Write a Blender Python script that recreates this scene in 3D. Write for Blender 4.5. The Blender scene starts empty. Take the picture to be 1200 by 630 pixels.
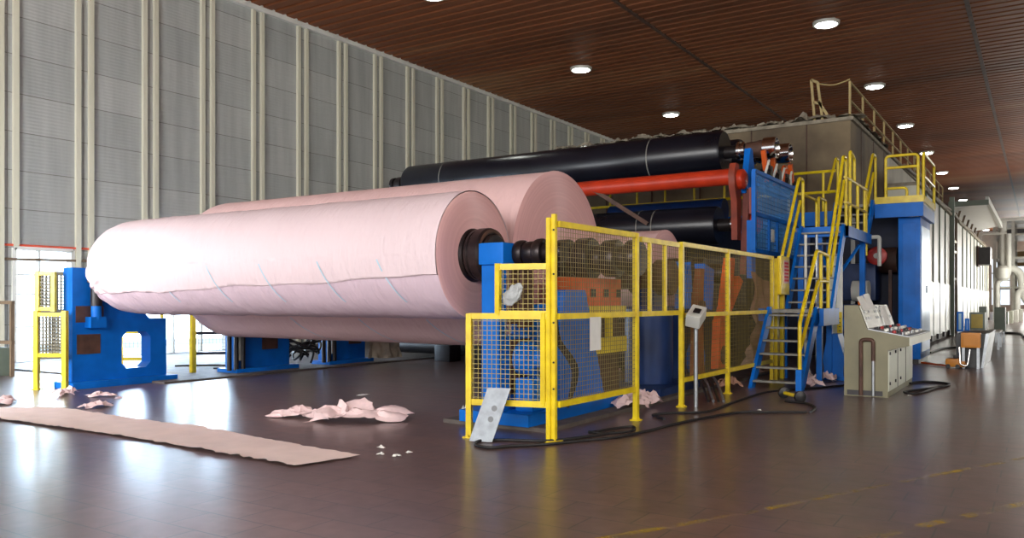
import bpy, bmesh, math, random
from mathutils import Vector, Matrix, noise
random.seed(7)
sc = bpy.context.scene
COL = sc.collection
PI = math.pi
V = Vector

# ------------------------------------------------------------------ materials
def mat(name, col, rough=0.5, metal=0.0, var=0.25, scale=3.0, bump=0.0, bscale=40.0, col2=None, spec=0.5, rvar=0.0, stretch=(1, 1, 1)):
    m = bpy.data.materials.new(name); m.use_nodes = True
    nt = m.node_tree; N = nt.nodes; L = nt.links
    b = N['Principled BSDF']
    b.inputs['Roughness'].default_value = rough
    b.inputs['Metallic'].default_value = metal
    b.inputs['Specular IOR Level'].default_value = spec
    tc = N.new('ShaderNodeTexCoord'); mp = N.new('ShaderNodeMapping')
    mp.inputs['Scale'].default_value = stretch
    geo = N.new('ShaderNodeNewGeometry')
    L.new(geo.outputs['Position'], mp.inputs['Vector'])
    nz = N.new('ShaderNodeTexNoise'); nz.inputs['Scale'].default_value = scale; nz.inputs['Detail'].default_value = 6
    L.new(mp.outputs['Vector'], nz.inputs['Vector'])
    rp = N.new('ShaderNodeValToRGB')
    rp.color_ramp.elements[0].position = 0.3; rp.color_ramp.elements[1].position = 0.7
    c2 = col2 if col2 else tuple(max(0, c * (1 - var)) for c in col)
    rp.color_ramp.elements[0].color = (*c2, 1); rp.color_ramp.elements[1].color = (*col, 1)
    L.new(nz.outputs['Fac'], rp.inputs['Fac']); L.new(rp.outputs['Color'], b.inputs['Base Color'])
    if rvar:
        mr = N.new('ShaderNodeMapRange'); mr.inputs['To Min'].default_value = max(0.02, rough - rvar); mr.inputs['To Max'].default_value = rough + rvar
        L.new(nz.outputs['Fac'], mr.inputs['Value']); L.new(mr.outputs['Result'], b.inputs['Roughness'])
    if bump:
        n2 = N.new('ShaderNodeTexNoise'); n2.inputs['Scale'].default_value = bscale; n2.inputs['Detail'].default_value = 4
        L.new(mp.outputs['Vector'], n2.inputs['Vector'])
        bp = N.new('ShaderNodeBump'); bp.inputs['Strength'].default_value = bump; bp.inputs['Distance'].default_value = 0.02
        L.new(n2.outputs['Fac'], bp.inputs['Height']); L.new(bp.outputs['Normal'], b.inputs['Normal'])
    return m

def emit(name, col, s):
    m = bpy.data.materials.new(name); m.use_nodes = True
    b = m.node_tree.nodes['Principled BSDF']
    b.inputs['Base Color'].default_value = (*col, 1)
    b.inputs['Emission Color'].default_value = (*col, 1); b.inputs['Emission Strength'].default_value = s
    return m

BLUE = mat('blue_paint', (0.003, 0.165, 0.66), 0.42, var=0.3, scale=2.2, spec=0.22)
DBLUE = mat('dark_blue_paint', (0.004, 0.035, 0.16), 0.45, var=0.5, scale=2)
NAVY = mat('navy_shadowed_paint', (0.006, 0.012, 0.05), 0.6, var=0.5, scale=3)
YEL = mat('yellow_paint', (0.86, 0.66, 0.012), 0.36, var=0.2, scale=6, col2=(0.66, 0.47, 0.012))
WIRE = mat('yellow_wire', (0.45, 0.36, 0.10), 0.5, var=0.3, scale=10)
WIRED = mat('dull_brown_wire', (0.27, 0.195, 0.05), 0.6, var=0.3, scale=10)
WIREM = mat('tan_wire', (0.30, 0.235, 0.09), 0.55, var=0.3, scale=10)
BWIRE = mat('blue_wire', (0.06, 0.28, 0.68), 0.5)
GWIRE = mat('grey_wire', (0.2, 0.18, 0.12), 0.5)
ORANGE = mat('orange_red_paint', (0.62, 0.045, 0.012), 0.38, var=0.35, scale=2)
ORANGE2 = mat('orange_paint', (0.85, 0.13, 0.015), 0.4, var=0.4, scale=3)
RUST = mat('brown_rusty_steel', (0.12, 0.055, 0.035), 0.65, var=0.6, scale=4)
DARK = mat('dark_steel', (0.028, 0.023, 0.024), 0.42, metal=0.3, var=0.5, scale=5)
CHUCK = mat('oily_dark_chuck_steel', (0.045, 0.03, 0.028), 0.36, metal=0.5, var=0.6, scale=5, col2=(0.012, 0.009, 0.012))
RUBBER = mat('black_rubber_roll', (0.008, 0.009, 0.016), 0.3, var=0.5, scale=1.2, rvar=0.08)
CABLE = mat('black_cable', (0.012, 0.011, 0.012), 0.55)
CHROME = mat('chrome', (0.75, 0.73, 0.7), 0.14, metal=1.0, var=0.1)
STEEL = mat('galvanised_steel', (0.42, 0.44, 0.46), 0.38, metal=0.8, var=0.3, scale=8)
TREAD = mat('grey_grating', (0.28, 0.27, 0.24), 0.5, metal=0.3, var=0.4, scale=12)
BEIGE = mat('beige_green_paint', (0.235, 0.215, 0.125), 0.5, var=0.25, scale=2.5)
BEIGEL = mat('light_grey_green_paint', (0.64, 0.66, 0.54), 0.45, var=0.15, scale=2)
HOODW = mat('white_hood_panel', (0.74, 0.73, 0.60), 0.45, var=0.35, scale=1.2, stretch=(1, 1, 0.25))
HOODL = mat('shiny_lower_hood_panel', (0.72, 0.74, 0.66), 0.3, metal=0.0, var=0.2, scale=1.5)
HOODB = mat('sooty_brown_hood', (0.25, 0.19, 0.11), 0.75, var=0.6, scale=0.8, col2=(0.09, 0.065, 0.042))
DEBRIS = mat('dusty_debris', (0.42, 0.37, 0.28), 0.9, var=0.5, scale=4)
PAPERW = mat('white_paper', (0.80, 0.80, 0.76), 0.8, var=0.08, scale=8)
PINKP = mat('pink_paper', (0.95, 0.77, 0.71), 0.8, var=0.1, scale=3)
PINKSC = mat('pale_pink_scrap', (0.88, 0.66, 0.65), 0.8, var=0.2, scale=8)
BROWNP = mat('dusty_brown_paper', (0.50, 0.27, 0.19), 0.85, var=0.4, scale=3)
CONC = mat('dirty_concrete', (0.14, 0.115, 0.10), 0.7, var=0.5, scale=4, bump=0.3)
CREAM = mat('cream_column_paint', (0.70, 0.67, 0.53), 0.5, var=0.12, scale=1.5, stretch=(1, 1, .3))
WHITEP = mat('white_paint', (0.78, 0.78, 0.72), 0.5, var=0.15, scale=2)
RED = mat('red_paint', (0.48, 0.035, 0.03), 0.4, var=0.3, scale=5)
REDL = mat('red_ink', (0.7, 0.05, 0.08), 0.6)
BLACK = mat('black_plastic', (0.01, 0.01, 0.012), 0.4)
OBOX = mat('ochre_orange_paint', (0.72, 0.27, 0.02), 0.45, var=0.15)
GREENG = mat('grey_green_paint', (0.16, 0.2, 0.15), 0.5, var=0.2)
TAN = mat('tan_board', (0.55, 0.4, 0.18), 0.6)
GREYW = mat('grey_white_plastic', (0.62, 0.62, 0.57), 0.5, var=0.1)
TAPE = mat('pale_blue_tape', (0.48, 0.69, 0.80), 0.6, var=0.1)
BROWNF = mat('weathered_brown_frame', (0.22, 0.15, 0.09), 0.7, var=0.4)
WRED = mat('red_orange_hose', (0.85, 0.12, 0.06), 0.5)
LAMP = emit('lamp_glow', (0.97, 1.0, 0.92), 45)
BEACON = mat('orange_beacon', (0.95, 0.22, 0.02), 0.3)
BOUNCE = mat('pale_blue_sun_bounce', (0.66, 0.82, 0.95), 0.9, var=0.05)  # blue daylight tint put into the colour of the outdoor surfaces

def nodes_of(name, rough=0.5):
    m = bpy.data.materials.new(name); m.use_nodes = True
    return m, m.node_tree.nodes, m.node_tree.links, m.node_tree.nodes['Principled BSDF']

def math_node(N, L, op, a, b=None):
    n = N.new('ShaderNodeMath'); n.operation = op
    for i, x in enumerate((a, b)):
        if x is None: continue
        if isinstance(x, (int, float)): n.inputs[i].default_value = x
        else: L.new(x, n.inputs[i])
    return n.outputs[0]

def ramp(N, L, fac, stops):
    r = N.new('ShaderNodeValToRGB'); e = r.color_ramp.elements
    while len(e) < len(stops): e.new(0.5)
    for k, (p, c) in enumerate(stops):
        e[k].position = p; e[k].color = (*c, 1) if len(c) == 3 else c
    L.new(fac, r.inputs['Fac']); return r.outputs['Color']

def mixc(N, L, mode, fac, a, b):
    n = N.new('ShaderNodeMix'); n.data_type = 'RGBA'; n.blend_type = mode
    if isinstance(fac, (int, float)): n.inputs[0].default_value = fac
    else: L.new(fac, n.inputs[0])
    for i, x in ((6, a), (7, b)):
        if isinstance(x, tuple): n.inputs[i].default_value = (*x, 1)
        else: L.new(x, n.inputs[i])
    return n.outputs[2]

def floor_material():
    m, N, L, b = nodes_of('dark_tiled_floor')
    g = N.new('ShaderNodeNewGeometry')
    br = N.new('ShaderNodeTexBrick'); br.inputs['Scale'].default_value = 1.0
    br.inputs['Brick Width'].default_value = 0.62; br.inputs['Row Height'].default_value = 0.36; br.inputs['Mortar Size'].default_value = 0.006
    br.inputs['Color1'].default_value = (0.135, 0.085, 0.075, 1); br.inputs['Color2'].default_value = (0.170, 0.103, 0.088, 1)
    br.inputs['Mortar'].default_value = (0.03, 0.022, 0.022, 1)
    L.new(g.outputs['Position'], br.inputs['Vector'])
    n1 = N.new('ShaderNodeTexNoise'); n1.inputs['Scale'].default_value = 0.45; n1.inputs['Detail'].default_value = 8
    L.new(g.outputs['Position'], n1.inputs['Vector'])
    n2 = N.new('ShaderNodeTexNoise'); n2.inputs['Scale'].default_value = 6; n2.inputs['Detail'].default_value = 8
    L.new(g.outputs['Position'], n2.inputs['Vector'])
    c = mixc(N, L, 'MULTIPLY', 0.75, br.outputs['Color'], ramp(N, L, n1.outputs['Fac'], [(0.3, (0.55, 0.55, 0.6)), (0.7, (1.25, 1.15, 1.1))]))
    c = mixc(N, L, 'MULTIPLY', 0.6, c, ramp(N, L, n2.outputs['Fac'], [(0.3, (0.6, 0.6, 0.6)), (0.7, (1.2, 1.2, 1.2))]))
    L.new(c, b.inputs['Base Color'])
    rr = N.new('ShaderNodeMapRange'); rr.inputs['From Min'].default_value = 0.3; rr.inputs['From Max'].default_value = 0.7
    rr.inputs['To Min'].default_value = 0.30; rr.inputs['To Max'].default_value = 0.46
    bw = N.new('ShaderNodeRGBToBW'); L.new(br.outputs['Color'], bw.inputs[0])
    L.new(math_node(N, L, 'ADD', math_node(N, L, 'MULTIPLY', n1.outputs['Fac'], 0.6), math_node(N, L, 'MULTIPLY', bw.outputs[0], 1.3)), rr.inputs['Value']); L.new(rr.outputs['Result'], b.inputs['Roughness'])
    bp = N.new('ShaderNodeBump'); bp.inputs['Strength'].default_value = 0.12; bp.inputs['Distance'].default_value = 0.01
    L.new(math_node(N, L, 'SUBTRACT', n2.outputs['Fac'], math_node(N, L, 'MULTIPLY', br.outputs['Fac'], 0.3)), bp.inputs['Height']); L.new(bp.outputs['Normal'], b.inputs['Normal'])
    b.inputs['Specular IOR Level'].default_value = 0.7; b.inputs['Specular Tint'].default_value = (0.72, 0.87, 1.0, 1)
    b.inputs['Coat Weight'].default_value = 0.3; b.inputs['Coat Roughness'].default_value = 0.2; b.inputs['Coat Tint'].default_value = (0.97, 0.98, 1.0, 1)
    return m
FLOOR = floor_material()

def ceiling_material():
    m, N, L, b = nodes_of('red_brown_slat_ceiling')
    g = N.new('ShaderNodeNewGeometry')
    n1 = N.new('ShaderNodeTexNoise'); n1.inputs['Scale'].default_value = 0.12; n1.inputs['Detail'].default_value = 5
    mp = N.new('ShaderNodeMapping'); mp.inputs['Scale'].default_value = (0.5, 2.2, 1)
    L.new(g.outputs['Position'], mp.inputs['Vector']); L.new(mp.outputs['Vector'], n1.inputs['Vector'])
    c = ramp(N, L, n1.outputs['Fac'], [(0.3, (0.115, 0.04, 0.02)), (0.55, (0.235, 0.075, 0.03)), (0.75, (0.32, 0.155, 0.07))])
    L.new(c, b.inputs['Base Color']); b.inputs['Roughness'].default_value = 0.55; b.inputs['Specular IOR Level'].default_value = 0.3; b.inputs['Specular Tint'].default_value = (1, .75, .5, 1)
    return m
CEIL = ceiling_material()

def wall_material():
    m, N, L, b = nodes_of('grey_wall_panels')
    g = N.new('ShaderNodeNewGeometry'); sp = N.new('ShaderNodeSeparateXYZ'); L.new(g.outputs['Position'], sp.inputs[0])
    cb = N.new('ShaderNodeCombineXYZ'); L.new(math_node(N, L, 'SUBTRACT', sp.outputs['Y'], 0.675), cb.inputs[0]); L.new(sp.outputs['Z'], cb.inputs[1])
    br = N.new('ShaderNodeTexBrick'); br.offset = 0; br.inputs['Scale'].default_value = 1
    br.inputs['Brick Width'].default_value = 1.965; br.inputs['Row Height'].default_value = 0.985; br.inputs['Mortar Size'].default_value = 0.012
    br.inputs['Mortar Smooth'].default_value = 0.4
    br.inputs['Color1'].default_value = (0.38, 0.395, 0.38, 1); br.inputs['Color2'].default_value = (0.45, 0.46, 0.44, 1); br.inputs['Mortar'].default_value = (0.20, 0.19, 0.17, 1)
    L.new(cb.outputs[0], br.inputs['Vector'])
    mp = N.new('ShaderNodeMapping'); mp.inputs['Scale'].default_value = (1, 2.0, 0.22); L.new(g.outputs['Position'], mp.inputs['Vector'])
    n1 = N.new('ShaderNodeTexNoise'); n1.inputs['Scale'].default_value = 1.6; n1.inputs['Detail'].default_value = 7; L.new(mp.outputs['Vector'], n1.inputs['Vector'])
    c = mixc(N, L, 'MULTIPLY', 0.6, br.outputs['Color'], ramp(N, L, n1.outputs['Fac'], [(0.3, (0.74, 0.74, 0.72)), (0.62, (1.06, 1.06, 1.04))]))
    L.new(c, b.inputs['Base Color']); b.inputs['Roughness'].default_value = 0.55
    w = math_node(N, L, 'SINE', math_node(N, L, 'MULTIPLY', sp.outputs['Z'], 2 * PI / 0.09))
    bp = N.new('ShaderNodeBump'); bp.inputs['Strength'].default_value = 0.25; bp.inputs['Distance'].default_value = 0.01
    L.new(w, bp.inputs['Height']); L.new(bp.outputs['Normal'], b.inputs['Normal'])
    return m
WALL = wall_material()

def roll_side_material(name, base):
    m, N, L, b = nodes_of(name)
    g = N.new('ShaderNodeNewGeometry')
    mp = N.new('ShaderNodeMapping'); mp.inputs['Scale'].default_value = (9, 2.2, 2.2); L.new(g.outputs['Position'], mp.inputs['Vector'])
    n1 = N.new('ShaderNodeTexNoise'); n1.inputs['Scale'].default_value = 1.6; n1.inputs['Detail'].default_value = 5; L.new(mp.outputs['Vector'], n1.inputs['Vector'])
    n2 = N.new('ShaderNodeTexNoise'); n2.inputs['Scale'].default_value = 0.8; n2.inputs['Detail'].default_value = 3; L.new(g.outputs['Position'], n2.inputs['Vector'])
    c = ramp(N, L, n2.outputs['Fac'], [(0.3, base), (0.7, tuple(min(.92, c * 1.05) for c in base))])
    L.new(c, b.inputs['Base Color']); b.inputs['Roughness'].default_value = 0.6
    bp = N.new('ShaderNodeBump'); bp.inputs['Strength'].default_value = 0.8; bp.inputs['Distance'].default_value = 0.03
    L.new(n1.outputs['Fac'], bp.inputs['Height']); L.new(bp.outputs['Normal'], b.inputs['Normal'])
    return m
ROLLW = roll_side_material('pale_lavender_pink_tissue_wrap', (0.77, 0.615, 0.64))
ROLLU = roll_side_material('lavender_painted_shade', (0.69, 0.53, 0.60))  # shade on the roll's lower side, put into a darker lavender
ROLLS = roll_side_material('warm_pink_tissue', (0.80, 0.54, 0.53))

def roll_end_material(cy, cz, name):
    m, N, L, b = nodes_of(name)
    g = N.new('ShaderNodeNewGeometry'); sp = N.new('ShaderNodeSeparateXYZ'); L.new(g.outputs['Position'], sp.inputs[0])
    dy = math_node(N, L, 'SUBTRACT', sp.outputs['Y'], cy); dz = math_node(N, L, 'SUBTRACT', sp.outputs['Z'], cz)
    r = math_node(N, L, 'SQRT', math_node(N, L, 'ADD', math_node(N, L, 'MULTIPLY', dy, dy), math_node(N, L, 'MULTIPLY', dz, dz)))
    cb = N.new('ShaderNodeCombineXYZ'); L.new(math_node(N, L, 'MULTIPLY', r, 22.0), cb.inputs[0])
    n1 = N.new('ShaderNodeTexNoise'); n1.inputs['Scale'].default_value = 1.0; n1.inputs['Detail'].default_value = 5; L.new(cb.outputs[0], n1.inputs['Vector'])
    c = ramp(N, L, n1.outputs['Fac'], [(0.3, (0.66, 0.36, 0.36)), (0.7, (0.78, 0.46, 0.45))])
    L.new(c, b.inputs['Base Color']); b.inputs['Roughness'].default_value = 0.55
    # layered paper edges catch light like a brushed disc: circular grooves
    tg = N.new('ShaderNodeCombineXYZ'); L.new(math_node(N, L, 'MULTIPLY', dz, -1.0), tg.inputs[1]); L.new(dy, tg.inputs[2])
    nm = N.new('ShaderNodeVectorMath'); nm.operation = 'NORMALIZE'; L.new(tg.outputs[0], nm.inputs[0])
    L.new(nm.outputs[0], b.inputs['Tangent']); b.inputs['Anisotropic'].default_value = 0.9; b.inputs['Specular IOR Level'].default_value = 0.8
    return m

# ------------------------------------------------------------------ mesh builder
ORG = {}
class MB:
    def __init__(s): s.bm = bmesh.new()
    def quad(s, vs):
        f = [s.bm.verts.new(v) for v in vs]; s.bm.faces.new(f); return s
    def box(s, c, d, rot=None, bev=0.0):
        c = V(c); d = V(d) / 2; M = rot if rot else Matrix.Identity(3)
        if bev > 0:
            t = bmesh.new(); bmesh.ops.create_cube(t, size=1)
            for v in t.verts: v.co = V((v.co.x * d.x * 2, v.co.y * d.y * 2, v.co.z * d.z * 2))
            bmesh.ops.bevel(t, geom=t.edges[:], offset=bev, segments=2, affect='EDGES', profile=0.7)
            mp = {v: s.bm.verts.new(c + M @ v.co) for v in t.verts}
            for f in t.faces: s.bm.faces.new([mp[v] for v in f.verts])
            t.free(); return s
        vs = [s.bm.verts.new(c + M @ V((x * d.x, y * d.y, z * d.z))) for x in (-1, 1) for y in (-1, 1) for z in (-1, 1)]
        for q in ((0, 1, 3, 2), (4, 6, 7, 5), (0, 4, 5, 1), (2, 3, 7, 6), (0, 2, 6, 4), (1, 5, 7, 3)):
            s.bm.faces.new([vs[i] for i in q])
        return s
    def bx(s, x0, x1, y0, y1, z0, z1, bev=0.0):
        return s.box(((x0 + x1) / 2, (y0 + y1) / 2, (z0 + z1) / 2), (abs(x1 - x0), abs(y1 - y0), abs(z1 - z0)), None, bev)
    def beam(s, a, b, w, h, up=(0, 0, 1)):
        a = V(a); b = V(b); z = (b - a); l = z.length; z.normalize(); u = V(up)
        if abs(z.dot(u)) > 0.98: u = V((1, 0, 0))
        x = z.cross(u).normalized(); y = x.cross(z).normalized()
        M = Matrix((x, z, y)).transposed()
        return s.box((a + b) / 2, (w, l, h), M)
    def ring(s, c, ax, r, n, ph=0):
        ax = V(ax).normalized(); u = V((0, 0, 1)) if abs(ax.z) < 0.9 else V((1, 0, 0))
        x = ax.cross(u).normalized(); y = ax.cross(x)
        return [s.bm.verts.new(V(c) + x * math.cos(ph + 2 * PI * k / n) * r + y * math.sin(ph + 2 * PI * k / n) * r) for k in range(n)]
    def lathe(s, a, ax, prof, n=28, smooth=True):
        """prof: (distance along the axis, radius)"""
        a = V(a); ax = V(ax).normalized(); R = [s.ring(a + ax * t, ax, max(r, 1e-4), n) for t, r in prof]
        for p, q in zip(R, R[1:]):
            for k in range(n):
                f = s.bm.faces.new((p[k], p[(k + 1) % n], q[(k + 1) % n], q[k])); f.smooth = smooth
        s.bm.faces.new(R[0][::-1]); s.bm.faces.new(R[-1]); return s
    def cyl(s, a, b, r, n=16, r2=None):
        a = V(a); b = V(b); return s.lathe(a, b - a, [(0, r), ((b - a).length, r if r2 is None else r2)], n)
    def tube(s, pts, r, n=8, closed=False):
        pts = [V(p) for p in pts]; N = len(pts); R = []; prev = None
        for i, p in enumerate(pts):
            t = (pts[min(i + 1, N - 1)] - pts[max(i - 1, 0)]).normalized()
            if prev is None:
                u = V((0, 0, 1)) if abs(t.z) < 0.9 else V((1, 0, 0)); x = t.cross(u).normalized()
            else:
                x = (prev - t * prev.dot(t)).normalized()
            prev = x; y = t.cross(x)
            rr = r
            R.append([s.bm.verts.new(p + (x * math.cos(2 * PI * k / n) + y * math.sin(2 * PI * k / n)) * rr) for k in range(n)])
        for p, q in zip(R, R[1:]):
            for k in range(n):
                f = s.bm.faces.new((p[k], p[(k + 1) % n], q[(k + 1) % n], q[k])); f.smooth = True
        s.bm.faces.new(R[0][::-1]); s.bm.faces.new(R[-1]); return s
    def prism(s, pts, off):
        a = [s.bm.verts.new(V(p)) for p in pts]; b = [s.bm.verts.new(V(p) + V(off)) for p in pts]; n = len(a)
        s.bm.faces.new(a); s.bm.faces.new(b[::-1])
        for k in range(n): s.bm.faces.new((a[k], b[k], b[(k + 1) % n], a[(k + 1) % n]))
        return s
    def wires(s, o, u, v, w, h, sp, t):
        o = V(o); u = V(u).normalized(); v = V(v).normalized()
        for k in range(1, int(w / sp)):
            s.beam(o + u * (k * w / int(w / sp)), o + u * (k * w / int(w / sp)) + v * h, t, t)
        for k in range(1, int(h / sp)):
            s.beam(o + v * (k * h / int(h / sp)), o + v * (k * h / int(h / sp)) + u * w, t, t)
        return s
    def build(s, name, m, parent=None, label=None, cat=None, group=None, kind=None):
        bmesh.ops.recalc_face_normals(s.bm, faces=s.bm.faces[:])
        if parent is not None: org = ORG[parent.name]
        elif kind == 'structure': org = V((0, 0, 0))
        else:
            xs = [v.co for v in s.bm.verts]
            org = V(((min(c.x for c in xs) + max(c.x for c in xs)) / 2, (min(c.y for c in xs) + max(c.y for c in xs)) / 2, min(c.z for c in xs)))
        bmesh.ops.translate(s.bm, verts=s.bm.verts[:], vec=-org)
        me = bpy.data.meshes.new(name); s.bm.to_mesh(me); s.bm.free(); me.set_sharp_from_angle(angle=math.radians(38))
        o = bpy.data.objects.new(name, me); COL.objects.link(o); ORG[o.name] = org
        for x in (m if isinstance(m, (list, tuple)) else [m]): me.materials.append(x)
        if parent is not None: o.parent = parent
        else: o.location = org
        return tag(o, label, cat, group, kind)

def tag(o, label=None, cat=None, group=None, kind=None):
    if label: o['label'] = label
    if cat: o['category'] = cat
    if group: o['group'] = group
    if kind: o['kind'] = kind
    return o
def thing(name, label, cat, loc, group=None):
    o = bpy.data.objects.new(name, None); COL.objects.link(o); o.location = loc; o.empty_display_size = 0.2
    ORG[o.name] = V(loc); return tag(o, label, cat, group)
def struct(mb, name, m): return mb.build(name, m, kind='structure')
def copy_tree(o, loc, label=None):
    r = o.copy(); COL.objects.link(r); r.location = loc
    if label: r['label'] = label
    for ch in list(o.children):
        c = ch.copy(); COL.objects.link(c); c.parent = r
        for g in ch.children:
            d = g.copy(); COL.objects.link(d); d.parent = c
    return r

def smooth_path(pts, n=8):
    P = [V(p) for p in pts]; out = []
    for i in range(len(P) - 1):
        a = P[max(i - 1, 0)]; b = P[i]; c = P[i + 1]; d = P[min(i + 2, len(P) - 1)]
        for k in range(n):
            t = k / n
            out.append(0.5 * (2 * b + (c - a) * t + (2 * a - 5 * b + 4 * c - d) * t * t + (3 * b - a - 3 * c + d) * t ** 3))
    out.append(P[-1]); return out

def round_corners(pts, r=0.08, n=5):
    P = [V(p) for p in pts]; out = [P[0]]
    for a, b, c in zip(P, P[1:], P[2:]):
        d1 = (a - b); d2 = (c - b); rr = min(r, d1.length * .45, d2.length * .45)
        p = b + d1.normalized() * rr; q = b + d2.normalized() * rr
        for k in range(n + 1):
            t = k / n; out.append((1 - t) ** 2 * p + 2 * t * (1 - t) * b + t * t * q)
    out.append(P[-1]); return out

# camera and pixel to place helpers (1200 x 630 frame)
FPX = 960.0; HZ = 352.0; TH = math.atan2(620, 960); sn, cs = math.sin(TH), math.cos(TH)
cam = bpy.data.cameras.new('camera'); co = bpy.data.objects.new('camera', cam); COL.objects.link(co)
co.location = (0, 0, 1.6); co.rotation_euler = (PI / 2, 0, TH)
cam.sensor_width = 36; cam.lens = FPX / 1200 * 36; cam.shift_y = (HZ - 315) / 1200; cam.clip_end = 500
sc.camera = co
def ray(u, v): r = (u - 600) / FPX; return (-sn + r * cs, cs + r * sn, (HZ - v) / FPX)
def fl(u, v, z=0.0): d = ray(u, v); t = (z - 1.6) / d[2]; return V((d[0] * t, d[1] * t, z))
def pX(u, v, X): d = ray(u, v); t = X / d[0]; return V((X, d[1] * t, 1.6 + d[2] * t))
def pY(u, v, Y): d = ray(u, v); t = Y / d[1]; return V((d[0] * t, Y, 1.6 + d[2] * t))

# ================================================================== SETTING
H = 11.4; WX = -22.0; Y0 = -14.0; Y1 = 135.0; RX = 14.0
struct(MB().bx(-26, RX, Y0, Y1, -0.3, 0), 'floor', FLOOR)
# ceiling: real slats running across the hall
mb = MB(); y = Y0; n = 0; prof = []
while y < Y1:
    st = 0.5
    prof += [(y, H), (y + 0.34, H), (y + 0.37, H + 0.12), (y + 0.47, H + 0.12)]; y += st
A = [mb.bm.verts.new((WX - 0.2, p[0], p[1])) for p in prof]; B = [mb.bm.verts.new((RX, p[0], p[1])) for p in prof]
for k in range(len(A) - 1): mb.bm.faces.new((A[k], A[k + 1], B[k + 1], B[k]))
struct(mb, 'ceiling', CEIL)
struct(MB().bx(WX - 1, RX + 0.4, Y0, Y1, H + 0.25, H + 0.5), 'ceiling_deck', DARK)
tn = [0]
def trim(mb, m):
    tn[0] += 1; return struct(mb, 'trim_%d' % tn[0], m)
for x in (-11.7, -2.05): trim(MB().bx(x - 0.07, x + 0.07, Y0, Y1, H - 0.02, H + 0.1), RUST)
# left wall with two door openings
DOORS = [(10.65, 12.15, 2.95), (13.3, 17.2, 2.95)]
mb = MB(); ys = Y0
for a, b, h in DOORS:
    mb.bx(WX - 0.3, WX, ys, a, 0, H); mb.bx(WX - 0.3, WX, a, b, h, H); ys = b
mb.bx(WX - 0.3, WX, ys, Y1, 0, H); struct(mb, 'wall_left', WALL)
for i, (a, b, h) in enumerate(DOORS):
    mb = MB()
    for yy in (a, b): mb.bx(WX - 0.2, WX + 0.05, yy - 0.05, yy + 0.05, 0, h)
    mb.bx(WX - 0.2, WX + 0.05, a, b, h - 0.05, h + 0.05)
    if i == 0:
        mb.bx(WX - 0.15, WX, a + 0.62, a + 0.67, 0, h)
        for zz in (0.9, 1.75, 2.25): mb.bx(WX - 0.15, WX, a, a + 0.62, zz, zz + 0.04)
    else:
        for k in range(1, 4): mb.bx(WX - 0.15, WX, a + (b - a) * k / 4 - 0.03, a + (b - a) * k / 4 + 0.03, 0, h)
    struct(mb, 'door_%d' % (i + 1), WHITEP)
# paired cream wall columns
pair = 10.5 - 1.965 * 12
k = 0; first = None
while pair < 75:
    for dy in (-0.18, 0.18):
        yy = pair + dy
        if any(a - 0.1 < yy < b + 0.1 for a, b, h in DOORS): z0 = 2.98
        else: z0 = 0
        if pair > 4: trim(MB().bx(WX - 0.02, WX + 0.1, yy - 0.065, yy + 0.065, z0, H), CREAM)
    pair += 1.965
trim(MB().bx(WX - 0.02, WX + 0.16, Y0, Y1, H - 0.16, H + 0.05), WHITEP)
trim(MB().bx(WX - 0.02, WX + 0.25, Y0, 10.5, 0, 0.12), CONC)
# right wall (never seen) and far end wall
struct(MB().bx(RX, RX + 0.3, Y0, Y1, 0, H), 'wall_right', WHITEP)
mb = MB(); mb.bx(-22, RX, Y1, Y1 + 0.3, 7.5, H); mb.bx(-22, -6, Y1, Y1 + 0.3, 0, 7.5); mb.bx(RX - 1, RX, Y1, Y1 + 0.3, 0, 7.5); mb.bx(-6, RX, Y1, Y1 + 0.3, 0, 1.0)
struct(mb, 'wall_far', WHITEP)
mb = MB()
for k in range(9): mb.bx(-6 + 2.4 * k - 0.1, -6 + 2.4 * k + 0.1, Y1 - 0.05, Y1 + 0.2, 0, 7.5)
for z in (3.2, 5.4): mb.bx(-6, RX, Y1 - 0.05, Y1 + 0.2, z, z + 0.15)
struct(mb, 'window_1', WHITEP)
# outdoors behind the doors: yard and facade added to throw sunlight back as glare
struct(MB().bx(-60, -26, -30, 60, -0.4, -0.1), 'ground_yard', BOUNCE)
struct(MB().bx(-45, -44, -30, 60, -0.3, 9), 'wall_outdoor_bounce', BOUNCE)
# worn yellow floor lines
def linemat():
    m, N, L, b = nodes_of('worn_yellow_line')
    g = N.new('ShaderNodeNewGeometry'); n = N.new('ShaderNodeTexNoise'); n.inputs['Scale'].default_value = 3.5; n.inputs['Detail'].default_value = 9; n.inputs['Roughness'].default_value = 0.75
    L.new(g.outputs['Position'], n.inputs['Vector'])
    b.inputs['Base Color'].default_value = (0.62, 0.42, 0.02, 1); b.inputs['Roughness'].default_value = 0.45
    L.new(ramp(N, L, n.outputs['Fac'], [(0.46, (0.0, 0.0, 0.0)), (0.66, (0.75, 0.75, 0.75))]), b.inputs['Alpha']); return m
LINE = linemat()
def floor_line(pts, w):
    mb = MB(); P = [fl(*p) for p in pts]
    for a, b in zip(P, P[1:]):
        d = (b - a).normalized(); s = V((-d.y, d.x, 0)) * w / 2
        mb.quad([a + s + V((0, 0, .004)), b + s + V((0, 0, .004)), b - s + V((0, 0, .004)), a - s + V((0, 0, .004))])
    trim(mb, LINE)
floor_line([(980, 640), (1020, 630), (1100, 612), (1205, 589)], 0.09)
floor_line([(700, 632), (870, 602), (1080, 560), (1205, 536)], 0.07)
# raised concrete strip under the far stands, and the near plinth
trim(MB().bx(-22, -14.15, 9.6, 23, 0, 0.035), CONC)
trim(MB().bx(-6.6, -5.0, 8.55, 18.3, 0, 0.05), CONC)

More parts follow.
